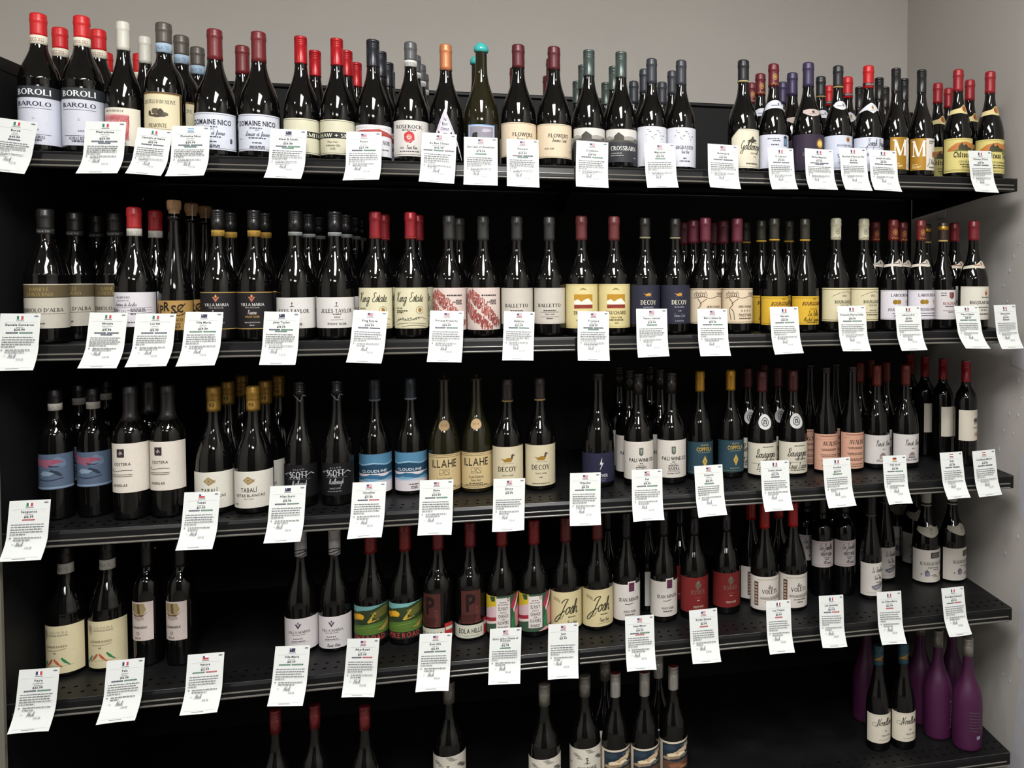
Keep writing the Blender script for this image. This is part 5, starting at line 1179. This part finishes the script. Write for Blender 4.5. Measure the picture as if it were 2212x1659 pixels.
def band_mesh(z0, z1, rad, c, off=.0011):
    mb = MB(); lathe(mb, [(z0, rad(z0) + .0001), (z0, rad(z0) + off), ((z0 + z1) / 2, rad((z0 + z1) / 2) + off), (z1, rad(z1) + off), (z1, rad(z1) + .0001)], paper(c), 24)
    return mb
def neck_label(z0, z1, rad, c, shape, c2):
    b = Board(); R = rad.R; h = z1 - z0
    if shape in ('arc', 'oval', 'arch', 'shield', 'bottom', 'ribbon', 'ribbon2'):
        n = 12; lo, hi = [], []
        W = {'arc': 1.3, 'oval': 1.05, 'arch': 1.4, 'shield': .8, 'bottom': 1.4, 'ribbon': 1.6, 'ribbon2': 1.6}[shape]
        for i in range(n + 1):
            t = -1 + 2 * i / n; u = t * W * R
            if shape == 'arc': a, e = .22 - .22 * t * t, 1 - .38 * t * t
            elif shape == 'oval': a, e = .1 + .45 * t * t, 1 - .25 * t ** 4 - .2 * t * t
            elif shape == 'arch': a, e = (.42 - .40 * (abs(t) - .4) if abs(t) > .4 else .12 + .75 * abs(t)), 1.0 - .68 * abs(t) ** 1.4
            elif shape == 'shield': a, e = .0 + .5 * abs(t) ** 1.5, 1 - .15 * t * t
            elif shape == 'bottom': a, e = (.0 + .5 * abs(t) ** 1.3), (.78 + (.22 * (1 - abs(t) * 3) if abs(t) < .33 else 0))
            else:
                g = math.exp(-((t - .25) / .30) ** 2); yc = .26 + .22 * min(1, (t + 1) / 1.25); th = (.13 if c2 != 'b04c24' else .2)
                a, e = yc - th - .16 * g, yc + th + .28 * g
            lo.append((u, z0 + a * h)); hi.append((u, z0 + max(e, a + .03) * h))
        b.poly(lo + hi[::-1], paper(c))
        y = z0 + .5 * h
        if shape == 'ribbon' and c2 == 'b04c24':
            b.ell(.32 * R, z0 + .58 * h, .34 * R, .3 * h, ink('7d8a4c')); b.ell(.42 * R, z0 + .6 * h, .2 * R, .26 * h, ink('b06a2c')); b.ell(.15 * R, z0 + .55 * h, .12 * R, .2 * h, ink('9c3c34'))
        elif shape in ('arch', 'shield'): b.ell(.05 * R, z0 + .62 * h, .13 * R, .17 * h, ink(c2)); b.rect(-.28 * R, z0 + .36 * h, .28 * R, z0 + .41 * h, ink(c2), 'paint')
        elif shape == 'bottom':
            b.line([(-.12 * R, z0 + .72 * h), (-.03 * R, z0 + .6 * h), (0, z0 + .45 * h)], .0013, ink(c2)); b.line([(.12 * R, z0 + .72 * h), (.03 * R, z0 + .6 * h), (0, z0 + .45 * h)], .0013, ink(c2)); b.text('2022', 0, z0 + .27 * h, .09 * h, ink(c2))
        else:
            b.ell(.3 * R, y + .1 * h, .1 * R, .16 * h, ink(c2)); b.rect(-.55 * R, y - .05 * h, .15 * R, y + .02 * h, ink(c2), 'paint')
    return wrap(b.out['paint'] + b.out['print'], rad, .0005)
def build_type(name):
    """returns list of (part name, mesh, [(sub name, mesh)])"""
    k, pk, H, R, l0, l1, zc, ex, = DIM[name]
    desc, ck, cc, cm, extra = TY[name]
    rad = Rad(H, R, PROF[NECK_PROF.get(name, pk)], 0 if name == 'climat' else l1)
    parts = []
    mb = MB(); top = {'champ': .905}.get(pk, 1)
    pts = [(0.0, .0001), (0.0, R * .62)] + [(t * H, r * R) for t, r in rad.p if t <= top]
    if ck == 'tip': pts = [p for p in pts if p[0] < H * .95] + [(H * .95, R * .335)]
    else: pts = [p if p[0] < H * .99 else (H * (.945 if ck == 'wax' else .99), p[1]) for p in pts]
    lathe(mb, pts, M_PURP if name == 'purple' else M_OLIVE if name in ('illahe', 'lady') else M_GLASS, 32)
    parts.append(('glass_body', mb.mesh('glass_body'), []))
    rn = rad(H * .97)
    zcap = zc
    for e in extra:
        if e[0] == 'band': zcap = ex[0] - .0005
    if ck != 'none':
        subs = []
        cmesh = make_cap(ck, cc, cm, H, zcap, rad, extra)
        for e in extra:
            if e[0] == 'silvertop' or e[0] == 'redtop':
                m2 = MB(); lathe(m2, [(H - .001, rn + .0014), (H + .0006, rn + .0006), (H + .0007, .0001)] if e[0] == 'silvertop' else [(H - .004, rn + .0013), (H + .0005, rn + .0004), (H + .0006, .0001)], cap_colour(e[1], .4, 'top'), 20); subs.append(('cap_disc', m2.mesh('cap_disc')))
            if e[0] == 'goldtop':
                m2 = MB(); lathe(m2, [(H * .925, rn + .0024), (H * .932, rn + .0028), (H * .955, rn + .0028), (H * .96, rn + .0018)], cap_colour(e[1], .7, 'gold'), 20); subs.append(('gold_ring', m2.mesh('gold_ring')))
            if e[0] in ('crest', 'score', 'wave', 'stripe', 'vine', 'capband', 'capring', 'caphem'):
                b = Board(); I_ = ink(e[1], .4); zm = (zcap + H * .93) / 2; h = H * .93 - zcap; rr = rn / R
                if e[0] == 'crest':
                    b.ell(.0, zm + .12 * h, .0062 / rr, .0085, I_, n=14); b.ell(0, zm + .12 * h, .0045 / rr, .0062, cap_colour(cc, cm, ck)); b.ell(0, zm + .12 * h, .003 / rr, .004, I_)
                    for q in range(5): b.ell((-.008 + .004 * q) / rr, zcap + .15 * h + .002 * (q % 2), .0016 / rr, .0018, I_, n=7)
                elif e[0] == 'score': b.ell(0, zm - .1 * h, .0095 / rr, .0105, ink('9a7a3c', .4, .3)); b.text('93', 0, zm - .18 * h, .008, I_, 'b', wd=.0115 / rr); b.line([(-.03 / rr, zm + .22 * h), (.03 / rr, zm + .22 * h)], .0007, I_, False)
                elif e[0] == 'wave':
                    for q in range(3): b.line([((-.045 + .009 * j) / rr, zcap + .004 + .006 * q + .003 * math.sin(j * 1.1 + q)) for j in range(11)], .0022, I_)
                elif e[0] == 'vine': b.line([(-.024 / rr, zcap - .002), (-.014 / rr, zcap + .003), (-.004 / rr, zcap - .004), (.004 / rr, zcap - .012), (.008 / rr, zcap + .002), (.018 / rr, zcap - .001), (.026 / rr, zcap + .003)], .0016, I_)
                elif e[0] == 'stripe':
                    b.poly([(-.020 / rr, zm - .006), (.016 / rr, zm + .012), (.016 / rr, zm + .016), (-.020 / rr, zm - .001)], ink(e[1], .3, .6)); b.poly([(-.012 / rr, zm - .002), (.002 / rr, zm - .004), (.012 / rr, zm + .004), (0, zm + .003)], ink('8a6a34', .3, .6))
                elif e[0] == 'capband': b.rect(-.05 / rr, zcap + .006, .05 / rr, zcap + .014, I_); b.text('DROUHIN', 0, zcap + .0075, .005, ink('a8a09a'), 'b', wd=.026 / rr)
                elif e[0] == 'capring': b.rect(-.047 / rr, zcap + .004, .047 / rr, zcap + .010, I_)
                elif e[0] == 'caphem':
                    for q in range(12): b.ell((-.018 + .0033 * q) / rr, zcap + .004, .001 / rr, .0014, I_, n=6)
                if e[0] == 'vine': mm = wrap(b.out['paint'] + b.out['print'], rad, .0014)
                else: mm = wrap(b.out['paint'] + b.out['print'], rad, .0012)
                subs.append(('cap_print', mm.mesh('cap_print')))
        nm = {'foil': 'capsule', 'screw': 'screw_cap', 'wax': 'wax_seal', 'cork': 'cork', 'tip': 'stopper'}[ck]
        if ck == 'cork':
            mw = MB(); wm = mat('cage_wire', (.25, .23, .2), .3, 1)
            for q in range(4):
                a = q * math.pi / 2 + .4; c, s_ = math.cos(a), math.sin(a)
                path = [(H * .875, rn * 1.38), (H * .93, rn * 1.36), (H * .985, rn * 1.46), (H * 1.003, rn * .9), (H * 1.004, 0)]
                vs = []; fs = []
                for z, r in path: vs += [(r * c - .0006 * s_, r * s_ + .0006 * c, z), (r * c + .0006 * s_, r * s_ - .0006 * c, z)]
                for i in range(len(path) - 1): fs.append((2 * i, 2 * i + 1, 2 * i + 3, 2 * i + 2))
                mw.add(vs, fs, wm)
            subs.append(('wire_cage', mw.mesh('wire_cage')))
        parts.append((nm, cmesh.mesh(nm), subs))
    for e in extra:
        if e[0] == 'band':
            b0, b1 = ex[1], ex[0]; b = Board(); rr = rad((b0 + b1) / 2) / R
            ww = .021 / rr; b.text('DOCG 2022' if name == 'boroli' else 'MARLBOROUGH' if name == 'jules' else 'ROSE ROCK' if name == 'roserock' else 'ITALIA 750', 0, b0 + .3 * (b1 - b0), .4 * (b1 - b0), ink(e[2]), 's', wd=ww * 1.3)
            parts.append(('neck_band', band_mesh(b0, b1, rad, e[1]).mesh('neck_band'), [('band_print', wrap(b.out['print'], rad, .0013).mesh('band_print'))]))
        elif e[0] == 'ring':
            parts.append(('neck_ring', band_mesh(zcap - .0015, zcap + .003, rad, e[1], .0013).mesh('neck_ring'), []))
        elif e[0] == 'nlab':
            parts.append(('neck_label', neck_label(ex[1], ex[0], rad, e[1], e[2], e[3]).mesh('neck_label'), []))
        elif e[0] == 'medal':
            b = Board(); zm = .178 if e[2] == 'round' else .156; r1 = .0135 if e[2] == 'round' else .0185
            rr = rad(zm) / R
            b.ell(0, zm, r1 / rr, r1 * (1.0 if e[2] == 'round' else 1.12), paper(e[1]), n=22)
            if e[2] == 'round': b.text('2023', 0, zm - .0025, .005, ink('6b573a'), 's', wd=.015 / rr)
            else:
                b.ell(0, zm, .0105 / rr, .0125, ink('33343a')); b.ell(0, zm, .0085 / rr, .0102, ink('b9b9b8'))
                b.poly([(-.005 / rr, zm - .006), (.005 / rr, zm - .006), (.004 / rr, zm + .006), (-.004 / rr, zm + .006)], ink('3a3b42')); b.poly([(-.0022 / rr, zm - .005), (.0022 / rr, zm - .005), (.0018 / rr, zm + .003), (-.0018 / rr, zm + .003)], ink('a9a9aa'))
            o = wrap(b.out['paint'] + b.out['print'], rad, .0006, .00008)
            parts.append(('medallion', o.mesh('medallion'), []))
    l = L(R, l0, l1); DARKEN[0] = True; LAB[name](l); DARKEN[0] = True
    pt = wrap(l.b.out['paint'], rad); pr = wrap(l.b.out['print'], rad, .0006)
    sub = [('label_print', pr.mesh('label_print'))] if pr.v else []
    if pt.v: parts.append(('label', pt.mesh('label'), sub))
    elif pr.v: parts.append(('label_print', pr.mesh('label_print'), []))
    return parts
ORD = ['front', 'second', 'third', 'fourth', 'fifth']
PLACES = {  # kinds whose bottles do not stand in tidy columns
 'conterno': ['leftmost of all at the front', 'second from left', 'rightmost of its four', 'third from left, furthest back'],
 'tortoise': ['leftmost of its kind', 'middle, left of centre seam', 'right beside the silver caps', 'in the back, half hidden'],
 'mountain': ['leftmost of the front three', 'middle of the front three', 'rightmost of the front three', 'behind, under the fourth shelf'],
 'redscrew': ['leftmost of three', 'middle of three', 'rightmost of three'],
 'purple': ['front right by the wall', 'front left of its kind', 'back, left column', 'back, right by the wall', 'darkest, behind the teal caps'],
}
def dup(root):
    c = root.copy(); COL.objects.link(c)
    for ch in root.children:
        d = ch.copy(); COL.objects.link(d); d.parent = c
        for g in ch.children:
            e = g.copy(); COL.objects.link(e); e.parent = d
    return c
def jit(n): return random.Random(n).uniform(-1, 1)
for name in DIM:
    inst = BOT[name]; k = DIM[name][0]; desc = TY[name][0]
    root = None
    lanes = {}
    for ln, i, X, Y in inst: lanes.setdefault(ln, []).append(i)
    cnt = {}
    for q, (ln, i, X, Y) in enumerate(inst):
        if root is None:
            root = link('wine_bottle', None)
            for pn, me, subs in build_type(name):
                p = link(pn, me, root)
                for sn, sm in subs: link(sn, sm, p)
            o = root; protos = root
        else: o = dup(root)
        o.location = (X, Y, ZS[k] + .0003)
        o.rotation_euler = (0, 0, .05 * jit(hash((len(name), q, k, int(X * 999)))) + (ROT.get((name, q), 0)))
        if name in PLACES: pl = PLACES[name][q]
        elif len(inst) == 1: pl = 'the only one'
        elif ln == '': pl = '%s in its column' % ('front' if i == 0 else ORD[i])
        elif ln == 'back': pl = 'behind, %s' % ('left' if [b[0] for b in inst].index('back') == q else 'right')
        elif len(lanes[ln]) == 1: pl = '%s one in front' % ln
        else: pl = '%s column, %s' % (ln, 'front' if i == 0 else ORD[i] + ' from front')
        tag(o, '%s, %s, %s' % (desc, NAMES[k], pl), 'wine bottle', ('%s, %s' % (desc, NAMES[k])) if len(inst) > 1 else None)

# ------------------------------------------------------------------ price tags
M_CARD = mat('white_card', lin('d3d7d5'), .6, 0, .25, noise=.015, nscale=300)
M_CLIP = mat('clear_plastic_clip', (.10, .10, .10), .2, 0, .5)
PILL = {'d': '4a4f5e', 'g': '4d775e', 'r': 'b04a4e', 'p': '6f5c66'}
FLAGN = {'it': 'Italian', 'fr': 'French', 'us': 'US', 'nz': 'New Zealand', 'au': 'Australian', 'ar': 'Argentine', 'cl': 'Chilean', 'de': 'German', 'at': 'Austrian'}
NTH = ['first', 'second', 'third', 'fourth', 'fifth', 'sixth', 'seventh', 'eighth', 'ninth', 'tenth', 'eleventh', 'twelfth', 'thirteenth', 'fourteenth', 'fifteenth', 'sixteenth', 'seventeenth']
def flag(b, fl, cx, y0, w_, h):
    x0 = cx - w_ / 2; x1 = cx + w_ / 2
    def R_(u0, v0, u1, v1, c): b.rect(x0 + u0 * w_, y0 + v0 * h, x0 + u1 * w_, y0 + v1 * h, ink(c))
    if fl in ('it', 'fr'):
        R_(0, 0, .34, 1, '33705c' if fl == 'it' else '2c3a66'); R_(.34, 0, .66, 1, 'e0e2de'); R_(.66, 0, 1, 1, 'b8434c')
    elif fl == 'us':
        for i in range(5): R_(0, i / 5, 1, (i + 1) / 5, 'b0505a' if i % 2 == 0 else 'd8ccce')
        R_(0, .4, .45, 1, '33406e')
    elif fl in ('nz', 'au'):
        R_(0, 0, 1, 1, '28304e'); R_(.05, .7, .45, .78, 'b05a64'); R_(.2, .5, .28, 1, 'c9ccd6'); R_(.7, .25, .78, .4, 'b8505a')
    elif fl == 'ar': R_(0, 0, 1, 1, 'dfe2e4'); R_(0, .66, 1, 1, '5c8cc0'); R_(0, 0, 1, .34, '5c8cc0')
    elif fl == 'cl': R_(0, .5, 1, 1, 'e0e2de'); R_(0, 0, 1, .5, 'b8404a'); R_(0, .5, .36, 1, '2f4476')
    elif fl == 'de': R_(0, .66, 1, 1, '26242a'); R_(0, .33, 1, .66, 'b04a34'); R_(0, 0, 1, .33, 'd09a3c')
    elif fl == 'at': R_(0, .66, 1, 1, '9c3a42'); R_(0, .33, 1, .66, 'e0e2de'); R_(0, 0, 1, .33, '9c3a42')
counts = {}
for k, X, zt, W, H, ang, outb, nm, pr, fl, pills in TAGS:
    counts[k] = counts.get(k, 0) + 1; rk = counts[k] - 1
    rnd = random.Random(int(X * 1e4) + k)
    wv = rnd.uniform(-.003, .004)
    def sheet(x, y, off=0.0):
        s = 1 - y / H
        d = .016 + (outb - .016) * (.52 * s + .48 * max(0, (s - .62) / .38) ** 1.7) + wv * (2 * x / W) ** 2 * s * s
        zz = -H * s + .0015 * (2 * x / W) * rnd_tw * s
        c, s_ = math.cos(ang), math.sin(ang)
        return (x * c - zz * s_, -d - off, x * s_ + zz * c)
    rnd_tw = rnd.uniform(-1, 1)
    def conv(layers, base=.0004):
        mb = MB()
        for vs, fs, mt, n in layers: mb.add([sheet(x, y, base + .00004 * n) for x, y in vs], fs, mt, True)
        return mb
    mb = MB(); nx, ny = 4, 16
    gv = [(-W / 2 + W * i / nx, H * j / ny) for j in range(ny + 1) for i in range(nx + 1)]
    gf = [(j * (nx + 1) + i, j * (nx + 1) + i + 1, (j + 1) * (nx + 1) + i + 1, (j + 1) * (nx + 1) + i) for j in range(ny) for i in range(nx)]
    mb.add([sheet(x, y, 0) for x, y in gv], gf, M_CARD, True)
    mb.add([sheet(x, y, -.0003) for x, y in gv], [f[::-1] for f in gf], M_CARD, True)
    root = link('price_tag', mb.mesh('price_tag'), loc=(X, 0, zt))
    tag(root, 'white price tag reading %s, %s flag, on the %s, %s from left' % (pr, FLAGN[fl], NAMES[k], NTH[rk]), 'price tag', 'price tags along the %s' % NAMES[k])
    b = Board(); GR = ink('6c6d74'); DK = ink('2e2f36')
    b.rect(-W * .40, H * .838, W * .40, H * .841, ink('b4b5b8'), 'print'); b.rect(-W * .42, H * .044, W * .42, H * .0465, ink('9a9b9f'), 'print')
    b.rect(-W * .1, H * .866, W * .1, H * .876, GR, 'print'); b.rect(-W * .2, H * .026, W * .12, H * .033, GR, 'print')
    lines = nm.split('~'); y = .782
    for i, t in enumerate(lines):
        big = i == 0 or (t == 'Flowers' and i == 1)
        h = .038 if big else .021
        b.text(t, 0, H * y, H * h, DK if big else GR, 'b' if big else 's', maxw=W * .82); y -= .041 if big else .034
    y -= .014
    b.text(pr, 0, H * y, H * .038, DK, 'b'); y -= .036
    pl = pills.split(); pob = []
    if pl:
        rows = [pl[:2], pl[2:]] if len(pl) > 2 and pl != ['d', 'g', 'p'] else [pl]
        for row in rows:
            ws = [W * (.31 if len(row) < 3 else .27) * (1.1 if c == 'g' else 1.0) for c in row]; tot = sum(ws) + W * .025 * (len(row) - 1); x = -tot / 2
            for c, wd in zip(row, ws):
                if not c: continue
                bb = Board(); hh = H * .0125
                bb.poly([(x + hh + hh * math.cos(a), H * y + hh * math.sin(a)) for a in (1.57, 2.2, 3.14, 4.1, 4.71)] + [(x + wd - hh + hh * math.cos(a), H * y + hh * math.sin(a)) for a in (-1.57, -.8, 0, .8, 1.57)], ink(PILL[c]))
                x0 = x + wd * .14
                while x0 < x + wd * .84:
                    q = min(rnd.uniform(.03, .07) * W, x + wd * .86 - x0); bb.rect(x0, H * (y - .003), x0 + q, H * (y + .003), ink('9a9ca6'), 'print'); x0 += q + W * .015
                pob.append(bb); x += wd + W * .025
            y -= .032
    y = min(y - .034, .57)
    nl = 5 if y > .5 else 4
    gap = min(.045, (y - .30) / (nl + 1.6))
    def words_(x, end, y, c):
        while x < end:
            q = min(W * rnd.uniform(.03, .1), end - x + .0005)
            b.rect(x, H * y, x + q, H * (y + .013), c, 'print')
            if rnd.random() < .6: b.rect(x + q * .2, H * (y + .013), x + q * .34, H * (y + .019), c, 'print')
            x += q + W * .014
    for r_ in range(nl):
        words_(-W * .41, W * rnd.uniform(.30, .41) if r_ < nl - 1 else W * rnd.uniform(-.25, .1), y, GR); y -= gap
    y -= .018
    for r_ in range(2):
        if r_ == 0: b.rect(-W * .41, H * y, -W * .375, H * (y + .016), GR, 'print')
        words_(-W * .30, W * (rnd.uniform(.28, .40) if r_ == 0 else rnd.uniform(-.1, .2)), y, GR); y -= gap * .9
    sg = ink('74757c')
    b.text('Nick', -W * .1 + W * rnd.uniform(-.06, .06), H * (y - .048), H * .066, sg, 'c'); b.text('3.15.26', W * .1, H * (y - .092), H * .03, sg, 's', skew=.3)
    b.line([(-W * .32, H * (y - .02)), (-W * .26, H * (y - .02))], .0006, sg, False)
    link('printed_text', conv(b.out['paint'] + b.out['print']).mesh('printed_text'), root)
    b = Board(); flag(b, fl, 0, H * .892, W * .16, H * .064); link('flag', conv(b.out['paint'], .0006).mesh('flag'), root)
    b = Board(); b.poly([(W * .40 + W * .055 * math.cos(6.283 * i / 12), H * .955 + H * .0125 * math.sin(6.283 * i / 12)) for i in range(12)], ink('5a5d68')); b.rect(W * .365, H * .952, W * .435, H * .958, ink('9c9ea6'))
    link('corner_badge', conv(b.out['paint'], .0006).mesh('corner_badge'), root)
    for bb in pob: link('wine_style_pill', conv(bb.out['paint'] + bb.out['print'], .0006).mesh('wine_style_pill'), root)
    # plastic clip that grips the price channel
    mb = MB(); dz = ZS[k] - zt; yb = H + dz - .012
    sy = sheet(0, H + dz - .012)[1]
    mb.box(-.012, .012, sy + .0046, -.0066, dz - .015, dz - .009, M_CLIP); link('tag_clip', mb.mesh('tag_clip'), root)
print('objects', len(bpy.data.objects))
